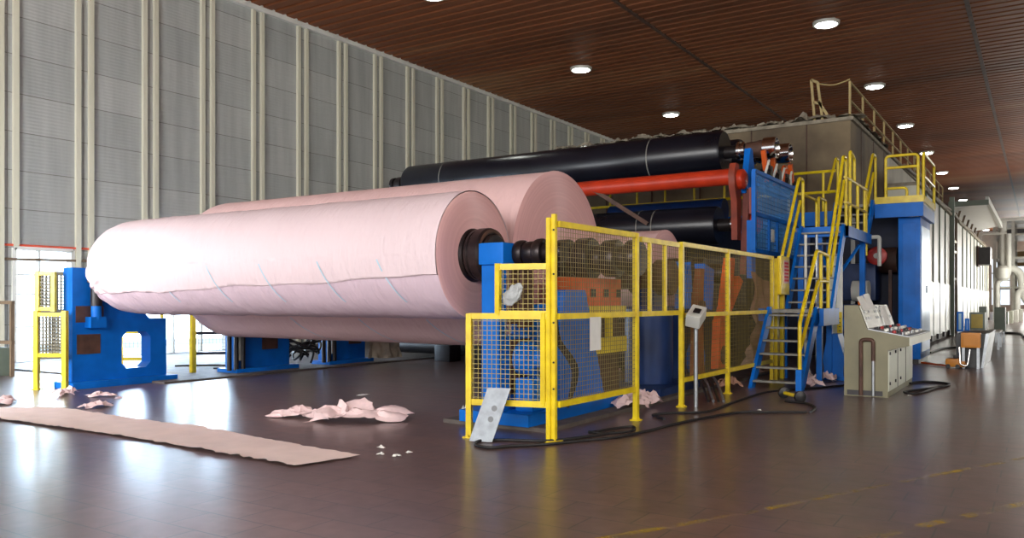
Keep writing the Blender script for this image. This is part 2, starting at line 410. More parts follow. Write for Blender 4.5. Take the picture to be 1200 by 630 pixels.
# ceiling lamps
mb = None
lamp0 = None; spots = []
for j in range(0, 12): spots.append((-6.36, 20.25 + 10 * j))
for j in range(0, 4): spots.append((-16.3, 20.6 + 10 * j))
names = {0: 'nearest', 1: 'second nearest', 2: 'third nearest', 3: 'fourth nearest', 4: 'fifth nearest', 5: 'sixth nearest', 6: 'seventh nearest', 7: 'eighth nearest', 8: 'ninth nearest', 9: 'tenth nearest', 10: 'eleventh nearest', 11: 'twelfth nearest'}
for i, (x, yy) in enumerate(spots):
    if i == 0: continue   # above the frame
    row = 'row of round ceiling lamps above the hood edge' if i < 12 else 'row of round ceiling lamps above the paper rolls'
    idx = i - 1 if i < 12 else i - 12
    lab = 'glowing %s in the %s' % (names[idx] + ' lamp', row)
    if lamp0 is None:
        lamp0 = thing('ceiling_lamp', lab, 'lamp', (x, yy, H), 'round ceiling lamps')
        MB().lathe((x, yy, H - 0.10), (0, 0, 1), [(0, 0.44), (0.1, 0.46), (0.16, 0.40)], 28).build('lamp_housing', GREYW, lamp0)
        MB().lathe((x, yy, H - 0.14), (0, 0, 1), [(0, 0.2), (0.025, 0.33), (0.05, 0.38)], 28).build('lamp_lens', LAMP, lamp0)
    else: copy_tree(lamp0, (x, yy, H), lab)

# ================================================================== PAPER ROLLS
def paper_roll(x0, x1, cy, cz, R, label, endname, wrap=True, seed=0, core=0.2):
    """x0 = flat near end, x1 = far end with the wrap folded round it"""
    t = thing('paper_roll', label, 'paper roll', (x0, cy, cz - R), 'pink jumbo paper rolls')
    mb = MB(); nx = 170; na = 280; rings = []; eds = []
    for i in range(nx + 1):
        f = i / nx; x = x0 + (x1 - x0) * f; dl = abs(x - x1)
        er = 0.95 if wrap else 0.35
        if dl < er: k = 1 - dl / er; rr = R - (0.62 * R if wrap else 0.3) * (1 - math.sqrt(max(0, 1 - k * k)))
        else: rr = R
        row = []
        for j in range(na):
            a = 2 * PI * j / na   # a = 0 faces the camera side (-y), grows upward
            r = rr
            if wrap:
                ed = math.radians(-20 - 17 * f + 1.2 * math.sin(f * 17) + 0.7 * math.sin(f * 41 + 1))
                aa = a if a < PI else a - 2 * PI
                if aa > ed: s = min(1, (aa - ed) / 0.02); r += 0.016 * s + (0.004 + 0.016 * max(0, math.sin(f * 9 + 1))) * math.exp(-(aa - ed) / 0.10) * s
                # folds round the gathered end
                fx = (f - 0.925) * 8.5; fa = (aa + 0.42) * R; d = math.hypot(fx, fa)
                r += 0.026 * math.cos(9 * math.atan2(fa, fx) + 2) * math.exp(-(d / 0.55) ** 2) * min(1, d / 0.12)
                p = V((x * 2.2, a * 1.3, seed)); r += 0.012 * noise.noise(p) * (0.4 + f)
                p = V((x * 7 + 2 * a, a * 1.6, seed + 5)); r += (0.006 + 0.007 * f) * noise.noise(p) + 0.004 * noise.noise(V((x * 15 + a, a * 2.2, seed)))
            else:
                r += 0.006 * noise.noise(V((x * 1.5, a * 1.3, seed)))
            row.append(mb.bm.verts.new((x, cy - math.cos(a) * r, cz + math.sin(a) * r)))
        rings.append(row); eds.append(math.radians(-20 - 17 * f + 1.2 * math.sin(f * 17) + 0.7 * math.sin(f * 41 + 1)))
    for p, q, ed in zip(rings, rings[1:], eds):
        for j in range(na):
            f = mb.bm.faces.new((p[j], p[(j + 1) % na], q[(j + 1) % na], q[j])); f.smooth = True
            aa = 2 * PI * (j + .5) / na; aa = aa if aa < PI else aa - 2 * PI
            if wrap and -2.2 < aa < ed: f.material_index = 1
    mb.bm.faces.new(rings[-1])
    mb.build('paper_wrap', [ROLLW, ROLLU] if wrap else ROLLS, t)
    mb = MB(); prev = None
    for rr in (core * 0.9, R * 0.5, R * 0.8, R * 0.97, R * 1.004):
        cur = [mb.bm.verts.new((x0 + (0.012 if rr < R * 0.99 else -0.002), cy - math.cos(2 * PI * j / 120) * rr, cz + math.sin(2 * PI * j / 120) * rr)) for j in range(120)]
        if prev:
            for j in range(120): mb.bm.faces.new((prev[j], prev[(j + 1) % 120], cur[(j + 1) % 120], cur[j])).smooth = True
        prev = cur
    mb.build('paper_end', roll_end_material(cy, cz, endname), t, label='darker pink ringed end of the roll')
    mb = MB(); mb.cyl((x0 - 0.2, cy, cz), (x0 + 0.1, cy, cz), core, 28); mb.build('core_tube', BROWNP, t)
    mb = MB(); mb.cyl((x1 - 0.5, cy, cz), (x1 + 0.2, cy, cz), 0.17, 20); mb.build('core_shaft', CHUCK, t)
    return t
R1 = dict(cy=8.9, cz=2.2, R=0.845); R2 = dict(cy=11.5, cz=2.25, R=1.42); R3 = dict(cy=16.2, cz=2.15, R=0.93)
r1 = paper_roll(-6.33, -14.65, **R1, label='nearest pink paper roll, wrinkled loose outer wrap with a torn edge', endname='pink_layered_end_near')
r2 = paper_roll(-6.5, -14.72, **R2, label='biggest pink paper roll, just behind the nearest wrinkled roll', endname='pink_layered_end_big', wrap=False, seed=3)
r3 = paper_roll(-6.6, -14.6, **R3, label='smaller pink paper roll seen through the short barred fence panel', endname='pink_layered_end_small', wrap=False, seed=9)
# thin pale blue tapes wrapped slantwise round rolls
def tape(parent, c, R, xs, a0, a1, slant, lift=0.02):
    for x in xs:
        mb = MB(); rows = []
        for k in range(25):
            a = math.radians(a0 + (a1 - a0) * k / 24); xx = x + slant * (k / 24)
            rr = R + lift
            rows.append([mb.bm.verts.new((xx + d, c[0] - math.cos(a) * rr, c[1] + math.sin(a) * rr)) for d in (-0.012, 0.012)])
        for p, q in zip(rows, rows[1:]): mb.bm.faces.new((p[0], p[1], q[1], q[0]))
        mb.build('tape_strip', TAPE, parent)
tape(r1, (8.9, 2.2), 0.845, (-7.3, -8.4, -9.6, -10.8, -12.1), -4, -46, 0.3, 0.022)
tape(r2, (11.5, 2.25), 1.42, (-7.0, -8.4, -9.9, -11.6), -42, -80, 0.4, 0.012)

# chucks and couplings on the near side of the rolls
def shaft(name, label, cy, cz, segs, m=CHUCK, x=0, group=None, cat='roll chuck'):
    t = thing(name, label, cat, (segs[0][0], cy, cz - 0.3), group)
    for nm, xa, xb, r in [(s[3], s[0], s[1], s[2]) for s in segs]:
        b = min(0.03, (xb - xa) * 0.3)
        mb = MB(); mb.lathe((xa, cy, cz), (1, 0, 0), [(0, r * 0.93), (b, r), (xb - xa - b, r), (xb - xa, r * 0.93)], 32)
        mb.build(nm, m if not isinstance(m, dict) else m.get(nm, CHUCK), t)
    return t
t = shaft('core_chuck', 'large dark steel chuck pressed into the end of the nearest paper roll', 8.85, 2.2,
      [(-6.42, -6.28, 0.355, 'chuck_flange'), (-6.28, -6.2, 0.33, 'chuck_neck'), (-6.2, -6.02, 0.35, 'chuck_flange'), (-6.02, -5.96, 0.27, 'chuck_face'),
       (-5.96, -5.62, 0.13, 'drive_shaft'), (-5.62, -5.5, 0.17, 'coupling_disc'), (-5.5, -5.34, 0.15, 'coupling_sleeve'), (-5.34, -5.22, 0.18, 'coupling_disc'), (-5.22, -4.95, 0.13, 'drive_shaft')])
mb = MB()
for k in range(40):
    a0 = 2 * PI * k / 40; a1 = 2 * PI * (k + 1) / 40
    mb.quad([(-6.012, 8.85 - math.cos(a) * r, 2.2 + math.sin(a) * r) for a, r in ((a0, .29), (a1, .29), (a1, .335), (a0, .335))])
mb.build('chuck_rim', RUST, t)
t = shaft('core_chuck', 'dark ribbed chuck of the biggest roll, behind the tall corner mesh panel', 11.5, 2.25,
      [(-6.62, -6.3, 0.33, 'chuck_flange'), (-6.3, -6.15, 0.24, 'chuck_neck'), (-6.15, -5.9, 0.34, 'chuck_flange'), (-5.9, -5.7, 0.22, 'drive_shaft'), (-5.7, -5.45, 0.29, 'coupling_disc'), (-5.45, -5.3, 0.2, 'drive_shaft'), (-5.3, -5.1, 0.28, 'coupling_disc')])
t = shaft('core_chuck', 'dark chuck of the smaller roll behind the short barred fence panel', 16.2, 2.15,
      [(-6.62, -6.3, 0.33, 'chuck_flange'), (-6.3, -6.0, 0.24, 'chuck_neck'), (-6.0, -5.75, 0.33, 'chuck_flange'), (-5.75, -5.3, 0.2, 'drive_shaft')])
t = shaft('roll_bearing', 'brown lumpy bearing block just above the orange drive housing', 13.3, 2.0,
      [(-6.3, -6.05, 0.2, 'bearing_ring'), (-6.05, -5.8, 0.3, 'bearing_ring'), (-5.8, -5.6, 0.24, 'bearing_ring'), (-5.6, -5.3, 0.31, 'bearing_ring')], RUST, cat='bearing')
mb = MB(); mb.bx(-5.95, -5.55, 13.1, 13.5, 1.5, 1.82); mb.build('pedestal', DBLUE, t)

# ================================================================== UNWIND STANDS
def plate_hole(mb, x, y0, y1, z0, z1, hy0, hy1, hz0, hz1, t):
    mb.bx(x, x + t, y0, hy0, z0, z1); mb.bx(x, x + t, hy1, y1, z0, z1); mb.bx(x, x + t, hy0, hy1, z0, hz0); mb.bx(x, x + t, hy0, hy1, hz1, z1)
def far_stand(y0, y1, ztop, label, hole=True):
    x = -15.05; t = thing('roll_stand', label, 'roll stand', (x, y0, 0), 'blue roll stands on the far side')
    mb = MB()
    if hole:
        step = y0 + (y1 - y0) * 0.42
        mb.bx(x, x + 0.3, y0, step, 0.12, ztop); hy0 = y0 + .95; hy1 = y0 + 1.55
        mb.bx(x, x + 0.3, step, hy0, 0.12, 1.25); mb.bx(x, x + 0.3, hy1, y1, 0.12, 1.25)
        mb.bx(x, x + 0.3, hy0, hy1, 0.12, 0.3); mb.bx(x, x + 0.3, hy0, hy1, 1.0, 1.25)
        for (yy, zz) in ((hy0, .3), (hy1, .3), (hy0, 1.0), (hy1, 1.0)):
            sy = 1 if yy == hy0 else -1; sz = 1 if zz == .3 else -1
            mb.prism([(x, yy, zz), (x, yy + sy * 0.1, zz), (x, yy, zz + sz * 0.1)], (0.3, 0, 0))
        mb.prism([(x + .02, step, 1.25), (x + .02, step + 0.75, 1.25), (x + .02, step, 2.0)], (0.26, 0, 0))
    else:
        mb.bx(x, x + 0.3, y0, y1, 0.12, 1.05); mb.bx(x, x + 0.3, y0 + .2, y1 - .5, 1.05, ztop)
    mb.build('stand_plate', BLUE, t)
    MB().bx(x - 0.15, x + 0.5, y0 - 0.1, y1 + 0.12, 0, 0.12, 0.01).build('base_plate', BLUE, t)
    for (ya, yb, za, zb) in ([(y0 + 0.08, y0 + 0.52, 0.62, 0.98), (y0 + 0.06, y0 + 0.58, 1.2, 1.5)] if hole else [(y0 + .75, y0 + 1.2, 0.5, 0.85)]):
        MB().bx(x + 0.3, x + 0.315, ya, yb, za, zb).build('cover_panel', RUST, t, label='dark brown cover panel')
    if hole:
        mb = MB(); yy = y0 + 0.38
        mb.cyl((x + .42, yy, 1.25), (x + .42, yy, 1.52), 0.09, 14); mb.box((x + .4, yy, 1.2), (.2, .3, .2))
        a = mb.build('actuator', BLUE, t)
        mb = MB(); mb.cyl((x + .42, yy, 1.5), (x + .42, yy, 1.82), 0.1, 14); mb.cyl((x + .42, yy, 1.82), (x + .42, yy, 1.98), 0.05, 10); mb.build('actuator_cylinder', DARK, a)
        mb = MB(); mb.tube(round_corners([(x + .4, yy - .1, 1.93), (x + .45, yy - .08, 2.06), (x + .45, yy + .18, 2.05), (x + .42, yy + .25, 1.9)], .08), 0.06); mb.build('lever', RUST, a)
    else:
        mb = MB()
        for k in range(3): mb.cyl((x + .45, y0 - .25 + .18 * k, 0.1), (x + .45, y0 - .25 + .18 * k, 1.15), 0.05, 10)
        mb.build('hose', DARK, t)
        mb = MB(); mb.bx(x + .3, x + .45, y0 + .02, y0 + .1, 0.3, 1.1); mb.build('bracket', GREYW, t)
    return t
far_stand(8.15, 10.05, 2.2, 'blue roll stand with a square window hole under the far end of nearest roll')
far_stand(11.7, 13.25, 1.3, 'solid blue roll stand under the far end of the biggest roll', False)
far_stand(14.45, 15.8, 1.3, 'low blue roll stand beside the hanging pale rag under the rolls', False)

# near stands: blue frames behind the guard fence
t = thing('roll_stand', 'tall blue roll stand carrying the near chuck behind the front mesh panel', 'roll stand', (-5.7, 8.5, 0.05), 'blue roll stands on the near side')
mb = MB(); mb.bx(-5.98, -5.72, 8.55, 8.72, 0.2, 2.1); mb.bx(-5.98, -5.72, 8.72, 9.3, 0.2, 1.15); mb.bx(-5.95, -5.75, 9.2, 10.5, 0.2, 1.55); mb.build('stand_plate', BLUE, t)
mb = MB(); mb.bx(-6.0, -5.62, 8.5, 9.15, 2.05, 2.33, 0.03); mb.build('top_clamp', BLUE, t)
mb = MB(); mb.bx(-6.3, -5.25, 8.5, 11.2, 0.05, 0.2, 0.01); mb.build('base_plate', BLUE, t)
mb = MB(); mb.prism([(-5.7, 9.5, 0.2), (-5.7, 11.1, 0.2), (-5.7, 10.5, 1.75), (-5.7, 9.9, 1.75)], (0.18, 0, 0)); mb.build('tapered_column', BLUE, t)
mb = MB(); mb.bx(-5.72, -5.66, 8.74, 8.95, 1.3, 2.02); mb.bx(-5.7, -5.6, 8.95, 9.2, 1.25, 2.0); mb.build('slide_block', RUST, t)
mb = MB(); mb.lathe((-5.75, 9.05, 0.85), (1, 0, 0), [(0, .22), (.25, .22), (.3, .12), (.4, .12)], 20); mb.build('drive_motor', BLUE, t)
mb = MB(); mb.bx(-5.6, -5.35, 8.75, 9.35, 0.2, 0.62, .02); mb.build('gear_box', BLUE, t)
mb = MB(); mb.bx(-5.72, -5.7, 8.8, 9.3, 0.4, 1.1); mb.build('cover_panel', RUST, t, label='dark brown cover panel')
mb = MB()
for k in range(3): mb.tube(smooth_path([(-5.4 + .04 * k, 9.3, 1.5), (-5.3, 9.25 + .05 * k, 1.1), (-5.1, 9.35 + .06 * k, .7), (-5.15, 9.3, .22)]), 0.022)
mb.build('hose', CABLE, t)
t = thing('drive_housing', 'orange drive housing with yellow brackets behind the tall corner mesh panel', 'drive housing', (-6.1, 11.2, 0.05))
mb = MB(); mb.bx(-6.1, -5.8, 10.6, 12.3, 1.5, 1.95, .02); mb.build('orange_casing', ORANGE2, t)
mb = MB(); mb.bx(-5.8, -5.72, 11.0, 12.3, 1.42, 1.52); mb.bx(-5.8, -5.72, 11.1, 11.25, 1.15, 1.45); mb.bx(-5.8, -5.72, 11.7, 11.82, 1.0, 1.45); mb.bx(-5.8, -5.7, 11.15, 12.3, .78, 1.02); mb.build('yellow_bracket', YEL, t)
mb = MB(); mb.bx(-6.1, -5.85, 11.25, 12.3, 0.05, 1.5); mb.build('brown_frame', RUST, t)
mb = MB(); 
for k in range(3): mb.bx(-5.8, -5.785, 11.2 + .45 * k, 11.35 + .45 * k, 1.65, 1.78)
mb.build('inspection_window', DARK, t)
t = thing('roll_stand', 'dark blue cylindrical stand column showing below the short barred fence panel', 'roll stand', (-5.75, 12.6, 0.05), 'blue roll stands on the near side')
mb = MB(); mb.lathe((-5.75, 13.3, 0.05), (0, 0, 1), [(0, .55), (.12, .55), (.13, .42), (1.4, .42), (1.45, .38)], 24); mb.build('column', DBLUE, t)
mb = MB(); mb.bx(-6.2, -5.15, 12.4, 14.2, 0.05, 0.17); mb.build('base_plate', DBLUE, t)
# stand 3 with light blue castings, orange arms
t = thing('roll_stand', 'blue castings of the smaller roll stand behind the double mesh panel', 'roll stand', (-5.6, 15, 0.05), 'blue roll stands on the near side')
mb = MB(); mb.prism([(-5.55, 13.9, 1.75), (-5.55, 14.35, 1.75), (-5.55, 14.3, 2.3), (-5.55, 14.1, 2.05), (-5.55, 13.95, 2.3)], (.2, 0, 0)); mb.bx(-5.55, -5.35, 14.0, 14.3, 1.45, 1.8)
mb.build('clamp_jaw', BLUE, t)
mb = MB(); mb.prism([(-5.55, 14.95, 1.5), (-5.55, 15.45, 1.4), (-5.55, 15.55, 2.2), (-5.55, 15.0, 2.3), (-5.55, 15.15, 1.9)], (.2, 0, 0)); mb.build('clamp_jaw', BLUE, t)
mb = MB(); mb.bx(-5.9, -5.6, 14.3, 16.6, 0.05, 1.5); mb.build('stand_plate', DBLUE, t)
mb = MB(); mb.lathe((-5.6, 15.0, .5), (1, 0, 0), [(0, .3), (.15, .3), (.2, .2)], 20); mb.build('bearing_cap', BLUE, t)
t = thing('swing_arm', 'bright orange forked swing arm behind the double mesh panel', 'machine arm', (-5.3, 15.6, 0.05), 'orange machine arms')
mb = MB(); mb.prism([(-5.3, 15.2, 0.3), (-5.3, 15.75, 0.3), (-5.3, 15.9, 1.3), (-5.3, 16.75, 2.0), (-5.3, 16.5, 2.1), (-5.3, 16.1, 1.85), (-5.3, 16.2, 2.45), (-5.3, 15.95, 2.45), (-5.3, 15.6, 1.5), (-5.3, 15.3, 1.2)], (.15, 0, 0)); mb.build('fork', ORANGE2, t)
mb = MB(); mb.lathe((-5.15, 15.5, .55), (1, 0, 0), [(0, .18), (.1, .18)], 16); mb.build('pivot', RUST, t)
t = thing('swing_arm', 'dull orange vertical arm left of the bright forked one', 'machine arm', (-5.45, 14.7, 0.05), 'orange machine arms')
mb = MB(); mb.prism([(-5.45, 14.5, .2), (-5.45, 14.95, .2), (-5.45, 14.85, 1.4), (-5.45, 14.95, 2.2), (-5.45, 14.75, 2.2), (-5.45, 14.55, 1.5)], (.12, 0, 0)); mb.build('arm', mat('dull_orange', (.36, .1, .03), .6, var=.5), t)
mb = MB(); mb.lathe((-5.33, 14.7, 1.5), (1, 0, 0), [(0, .1), (.08, .1)], 14); mb.build('pivot', RUST, t)

# crumpled sheets -------------------------------------------------------------
def crumple(name, c, sx, sy, h, m, label, cat='paper scrap', group=None, seed=0, rot=0, nx=26, ny=18, tilt=0.0):
    mb = MB(); G = []; c = V(c)
    for i in range(nx + 1):
        row = []
        for j in range(ny + 1):
            u = i / nx - .5; w = j / ny - .5
            p = V((u * 4.5 + seed * 3.1, w * 3.4, seed))
            edge = 1 + 0.35 * noise.noise(V((math.atan2(w, u) * 1.6, seed, 3)))
            e = max(0, 1 - (4 * u * u + 4 * w * w) * 0.55)
            z = h * e * (0.35 + 0.9 * abs(noise.noise(p)) + 0.35 * abs(noise.noise(p * 2.7)) + 0.3 * abs(noise.noise(p * 5.5)))
            x = u * sx * edge + 0.15 * sx * noise.noise(p * 1.3 + V((9, 0, 0))); yv = w * sy * edge + 0.2 * sy * noise.noise(p * 1.3 + V((0, 9, 0)))
            q = V((x * math.cos(rot) - yv * math.sin(rot), x * math.sin(rot) + yv * math.cos(rot), max(0.006, z) + tilt * u))
            row.append(mb.bm.verts.new(c + q))
        G.append(row)
    for a, b in zip(G, G[1:]):
        for j in range(ny): mb.bm.faces.new((a[j], a[j + 1], b[j + 1], b[j]))
    return mb.build(name, m, None, label, cat, group)
def hanging(name, a, b, drop, depth, m, label, cat, seed=0):
    """a sheet hanging from the line a-b"""
    mb = MB(); a = V(a); b = V(b); nx = 24; ny = 24; d = (b - a); nrm = V((d.y, -d.x, 0)).normalized(); G = []
    for i in range(nx + 1):
        row = []
        for j in range(ny + 1):
            u = i / nx; w = j / ny
            z = -drop * w * (0.85 + 0.3 * noise.noise(V((u * 3, seed, 1))))
            off = depth * (noise.noise(V((u * 4.5, w * 1.5, seed))) + .5 * noise.noise(V((u * 9, w * 4, seed + 4)))) * (0.3 + w)
            sq = 1 - 0.35 * w * (1 - w)
            row.append(mb.bm.verts.new(a + d * (.5 + (u - .5) * sq) + nrm * off + V((0, 0, z))))
        G.append(row)
    for p, q in zip(G, G[1:]):
        for j in range(ny): mb.bm.faces.new((p[j], p[j + 1], q[j + 1], q[j])).smooth = True
    return mb.build(name, m, None, label, cat)

hanging('torn_paper_sheet', (-4.95, 16.6, 2.2), (-5.0, 18.3, 1.95), 2.25, .45, BROWNP, 'dusty brown torn paper bunched behind the last mesh panel', 'paper scrap', 3)
hanging('hanging_rag', (-13.9, 15.0, 0.85), (-13.6, 15.9, 0.85), 0.8, .12, DEBRIS, 'pale grey rag hanging to the floor under the rolls', 'rag', 8)

# ================================================================== GUARD FENCE
FG = 'yellow mesh guard fence panels'
def post(mb, p, z0, z1, w=0.08): mb.box((p[0], p[1], (z0 + z1) / 2), (w, w, z1 - z0))
def fence(label, P, Q, zb, zm, zt, posts=(True, True), mids=(), bars=(), lower=True, sp=0.055, wmat=WIRE, pw=0.066, fmat=YEL, foot=True, group=FG, upper=True, wt=0.0048, pz=0.0):
    P = V((*P, 0)); Q = V((*Q, 0)); d = (Q - P); L = d.length; d.normalize(); up = V((0, 0, 1)); nn = V((d.y, -d.x, 0))
    t = thing('fence_panel', label, 'fence', (P.x, P.y, 0), group)
    rot = Matrix((d, V((-d.y, d.x, 0)), up)).transposed()
    ends = ([0] if posts[0] else []) + list(mids) + ([L] if posts[1] else [])
    for s in ends:
        mb = MB(); c = P + d * s; mb.box((c.x, c.y, (zt + pz) / 2), (pw, pw, zt - pz), rot); po = mb.build('post', fmat, t)
        if foot:
            mb = MB(); mb.box((c.x, c.y, .008), (pw * 1.9, pw * 1.9, .016), rot)
            for sg in (-1, 1): mb.cyl(c + nn * sg * pw * .7 + up * .016, c + nn * sg * pw * .7 + up * .035, .012, 8)
            mb.build('foot_plate', fmat, po)
    zs = [zb, zm, zt - .03] if lower and upper else ([zm, zt - .03] if upper else [zb, zm])
    for z in zs:
        mb = MB(); mb.beam(P + up * z, Q + up * z, pw * .7, .07); mb.build('rail', fmat, t)
    for s in bars:
        mb = MB(); mb.beam(P + d * s + up * zm, P + d * s + up * zt, .05, .05); mb.build('bar', fmat, t)
    mb = MB()
    for z0, z1 in ([(zb, zm)] if lower else []) + ([(zm, zt)] if upper else []): mb.wires(P + up * z0, d, up, L, z1 - z0, sp, wt)
    mb.build('wire_mesh', wmat, t)
    return t
CX, CY = -4.66, 8.05
A_ = (-5.62, 7.78)
fence('wide low front mesh panel of the yellow guard fence, metal sheet leaning on it', A_, (CX - .05, CY - .02), 0.42, 1.42, 1.45, upper=False, wt=.0062, posts=(True, False))
f1 = COL.objects['fence_panel']
mb = MB(); mb.box((CX - .09, CY - .03, .93), (.06, .06, 1.06)); mb.build('side_bar', YEL, f1)
f2 = fence('small upper mesh panel with a crumpled white bag, above the wide front panel', (-5.28, 7.88), (CX - .04, CY - .01), 1.45, 1.45, 2.02, lower=False, posts=(False, False), foot=False, wt=.0062)
mb = MB(); mb.box((-5.28, 7.88, 1.73), (.06, .06, .6)); mb.build('side_bar', YEL, f2)
t = thing('corner_post', 'tall double yellow corner post between front and side fence panels', 'fence post', (CX, CY, 0))
mb = MB(); mb.box((CX - .03, CY - .015, 1.27), (.05, .05, 2.54)); mb.build('post', YEL, t)
mb = MB(); mb.box((CX + .022, CY + .015, 1.29), (.05, .05, 2.58)); mb.build('post', YEL, t)
mb = MB(); mb.box((CX, CY, .008), (.2, .16, .016)); mb.build('foot_plate', YEL, t)
mb = MB()
for z in (.6, .9, 1.35, 1.9, 2.4): mb.cyl((CX + .03, CY - .008, z), (CX + .03, CY - .02, z), .012, 8)
mb.build('bolt', DARK, t)
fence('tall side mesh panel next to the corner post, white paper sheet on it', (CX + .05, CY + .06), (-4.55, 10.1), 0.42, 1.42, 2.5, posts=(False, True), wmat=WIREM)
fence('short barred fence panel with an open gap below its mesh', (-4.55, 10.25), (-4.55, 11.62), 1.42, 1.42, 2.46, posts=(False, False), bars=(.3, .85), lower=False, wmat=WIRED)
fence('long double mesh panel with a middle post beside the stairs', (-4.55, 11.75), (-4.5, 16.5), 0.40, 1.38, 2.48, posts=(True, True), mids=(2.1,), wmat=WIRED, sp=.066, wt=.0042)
# things on the fence
t = thing('control_box', 'grey control box tilted on a thin steel pole by the fence', 'control box', (-4.4, 11.75, 0))
mb = MB(); mb.cyl((-4.38, 11.9, 0), (-4.38, 11.9, 1.25), .033, 12); mb.build('pole', STEEL, t)
mb = MB(); mb.box((-4.36, 11.85, 1.36), (.22, .34, .2), Matrix.Rotation(.5, 3, 'X') @ Matrix.Rotation(.25, 3, 'Y'), .02); bx = mb.build('box', GREYW, t)
mb = MB(); mb.box((-4.29, 11.72, 1.45), (.1, .1, .02), Matrix.Rotation(.5, 3, 'X') @ Matrix.Rotation(.25, 3, 'Y')); mb.build('display', BLACK, bx)
def sheet(name, p, dy, dz, label, m=PAPERW, seed=1, cat='paper', curl=.02):
    mb = MB(); G = []
    for i in range(9):
        row = []
        for j in range(9):
            u = i / 8; w = j / 8
            row.append(mb.bm.verts.new(V(p) + V((curl * noise.noise(V((u * 2, w * 2, seed))) + .02, dy * u, dz * w))))
        G.append(row)
    for a, b in zip(G, G[1:]):
        for j in range(8): mb.bm.faces.new((a[j], a[j + 1], b[j + 1], b[j]))
    return mb.build(name, m, None, label, cat)
p = pX(693, 411, -4.52); q = pX(706, 371, -4.52)
sheet('paper_notice', (-4.56, p.y, p.z), q.y - p.y, q.z - p.z, curl=.006, label='white paper sheet fixed to the tall side mesh panel')
# crumpled bag stuck on the small panel
mb = MB(); bmesh.ops.create_icosphere(mb.bm, subdivisions=4, radius=1)
c0 = V((-5.06, 7.87, 1.67))
for v in mb.bm.verts:
    n = v.co.copy(); k = 1 + .3 * noise.noise(n * 1.6) + .18 * noise.noise(n * 4)
    v.co = c0 + V((n.x * .13, n.y * .05, n.z * .105)) * k + V((0, 0, .06 * n.x))
mb.build('crumpled_bag', mat('greyish_white_plastic', (.5, .52, .52), .5, var=.4, scale=14), None, 'crumpled white bag stuck in the small upper mesh panel', 'bag')
mb = MB(); B0 = fl(550, 517); B1 = fl(577, 518.5); T0 = pY(565, 462, 7.9); d = B1 - B0
up = V((.12, .2, .6)); nrm = d.cross(up).normalized() * .012
mb.prism([B0 + V((0, 0, .005)), B1 + V((0, 0, .005)), B1 + up, B0 + up], nrm)
t = thing('metal_sheet', 'grey metal sheet leaning on the foot of the front fence panel', 'metal sheet', B0)
mb.build('sheet', mat('dull_zinc', (.33, .36, .39), .5, metal=.35, var=.35, scale=9), t)
PLK = mat('dull_knob', (.2, .21, .22), .6, metal=.2)
for k in (.42, .62):
    c = B0 + d * .6 + up * k - nrm * .2; mb = MB(); mb.lathe(c - nrm * 1.2, nrm, [(0, .025), (.02, .035), (.03, .035)], 12); mb.build('knob', PLK, t)

# yellow sign box at fence end
t = thing('warning_sign', 'yellow sign box with blurred red lettering at the end of the fence', 'sign', (-4.5, 16.9, 0))
mb = MB(); mb.bx(-4.55, -4.45, 16.72, 16.86, 0, 2.45); mb.bx(-4.52, -4.44, 17.15, 17.25, 0, 2.4); mb.build('post', YEL, t)
mb = MB(); mb.bx(-4.46, -4.38, 16.75, 17.4, 1.72, 2.5, .02); mb.build('sign_case', YEL, t)
sgp = MB(); sgp.bx(-4.38, -4.37, 16.92, 17.3, 1.95, 2.42); sg = sgp.build('sign_face', mat('pale_pink_sign', (.8, .55, .5), .6), t)
mb = MB()
for r_ in range(6):
    z = 2.36 - r_ * .07; yv = 16.95
    while yv < 17.25:
        w = random.uniform(.02, .05); mb.bx(-4.37, -4.366, yv, yv + w, z - .02, z + .02); yv += w + .015
mb.build('lettering', REDL, sg, label='blurred red lettering')

# far-left fence and frame
fence('yellow fence panel left of the blue stand with the window hole, full height', (-15.2, 7.75), (-14.72, 8.0), 0.62, 1.35, 1.42, upper=False, sp=.06, wmat=GWIRE, wt=.02, pw=.085, group='yellow fence beyond the blue stand')
fence('small upper yellow fence frame left of the blue stand', (-15.25, 7.8), (-15.0, 7.95), 1.45, 1.45, 2.12, lower=False, sp=.06, wmat=GWIRE, wt=.02, pw=.07, foot=False, pz=1.4, group='yellow fence beyond the blue stand')
fence('grey mesh screen standing in front of the bright open door', (-16.2, 8.24), (-16.0, 8.76), 0.5, 1.4, 2.16, sp=.06, wmat=GWIRE, wt=.026, pw=.04, fmat=GWIRE, group=None)
t = thing('brown_frame', 'weathered brown frame rack at the far left edge', 'rack', (-18.4, 8.6, 0))
P_ = fl(14, 441); zt_ = 1.6
for nm, a, b in (('leg', P_, P_ + V((0, 0, 1.58))), ('leg', P_ + V((-.9, -.25, 0)), P_ + V((-.9, -.25, 1.6)))):
    mb = MB(); mb.beam(a, b, .07, .07); mb.build(nm, BROWNF, t)
for z in (.72, 1.56):
    mb = MB(); mb.beam(P_ + V((.04, .01, z)), P_ + V((-.9, -.25, z)), .07, .07); mb.build('crossbar', BROWNF, t)
mb = MB(); mb.box(P_ + V((-.55, -.1, .3)), (.55, .4, .6), None, .02); mb.build('storage_box', GREENG, None, 'green grey box standing inside the brown frame rack', 'box')
P_ = fl(226, 438)
mb = MB(); mb.box((P_.x, P_.y, .75), (.1, .1, 1.43)); mb.build('yellow_post', YEL, None, 'single yellow post by the open door beneath the biggest roll', 'post')
P_ = fl(160, 432)
t = fence('yellow fence bay with dark mesh seen through the stand window hole', (-17.2, 10.6), (-16.6, 11.2), .3, .9, 1.3, sp=.08, wmat=GWIRE, upper=False, group=None)
fence('grey mesh barrier standing by the open door under the rolls', (-17.5, 12.6), (-16.9, 13.4), .3, .8, 1.0, sp=.08, wmat=GWIRE, pw=.05, fmat=DARK, group=None, upper=False)
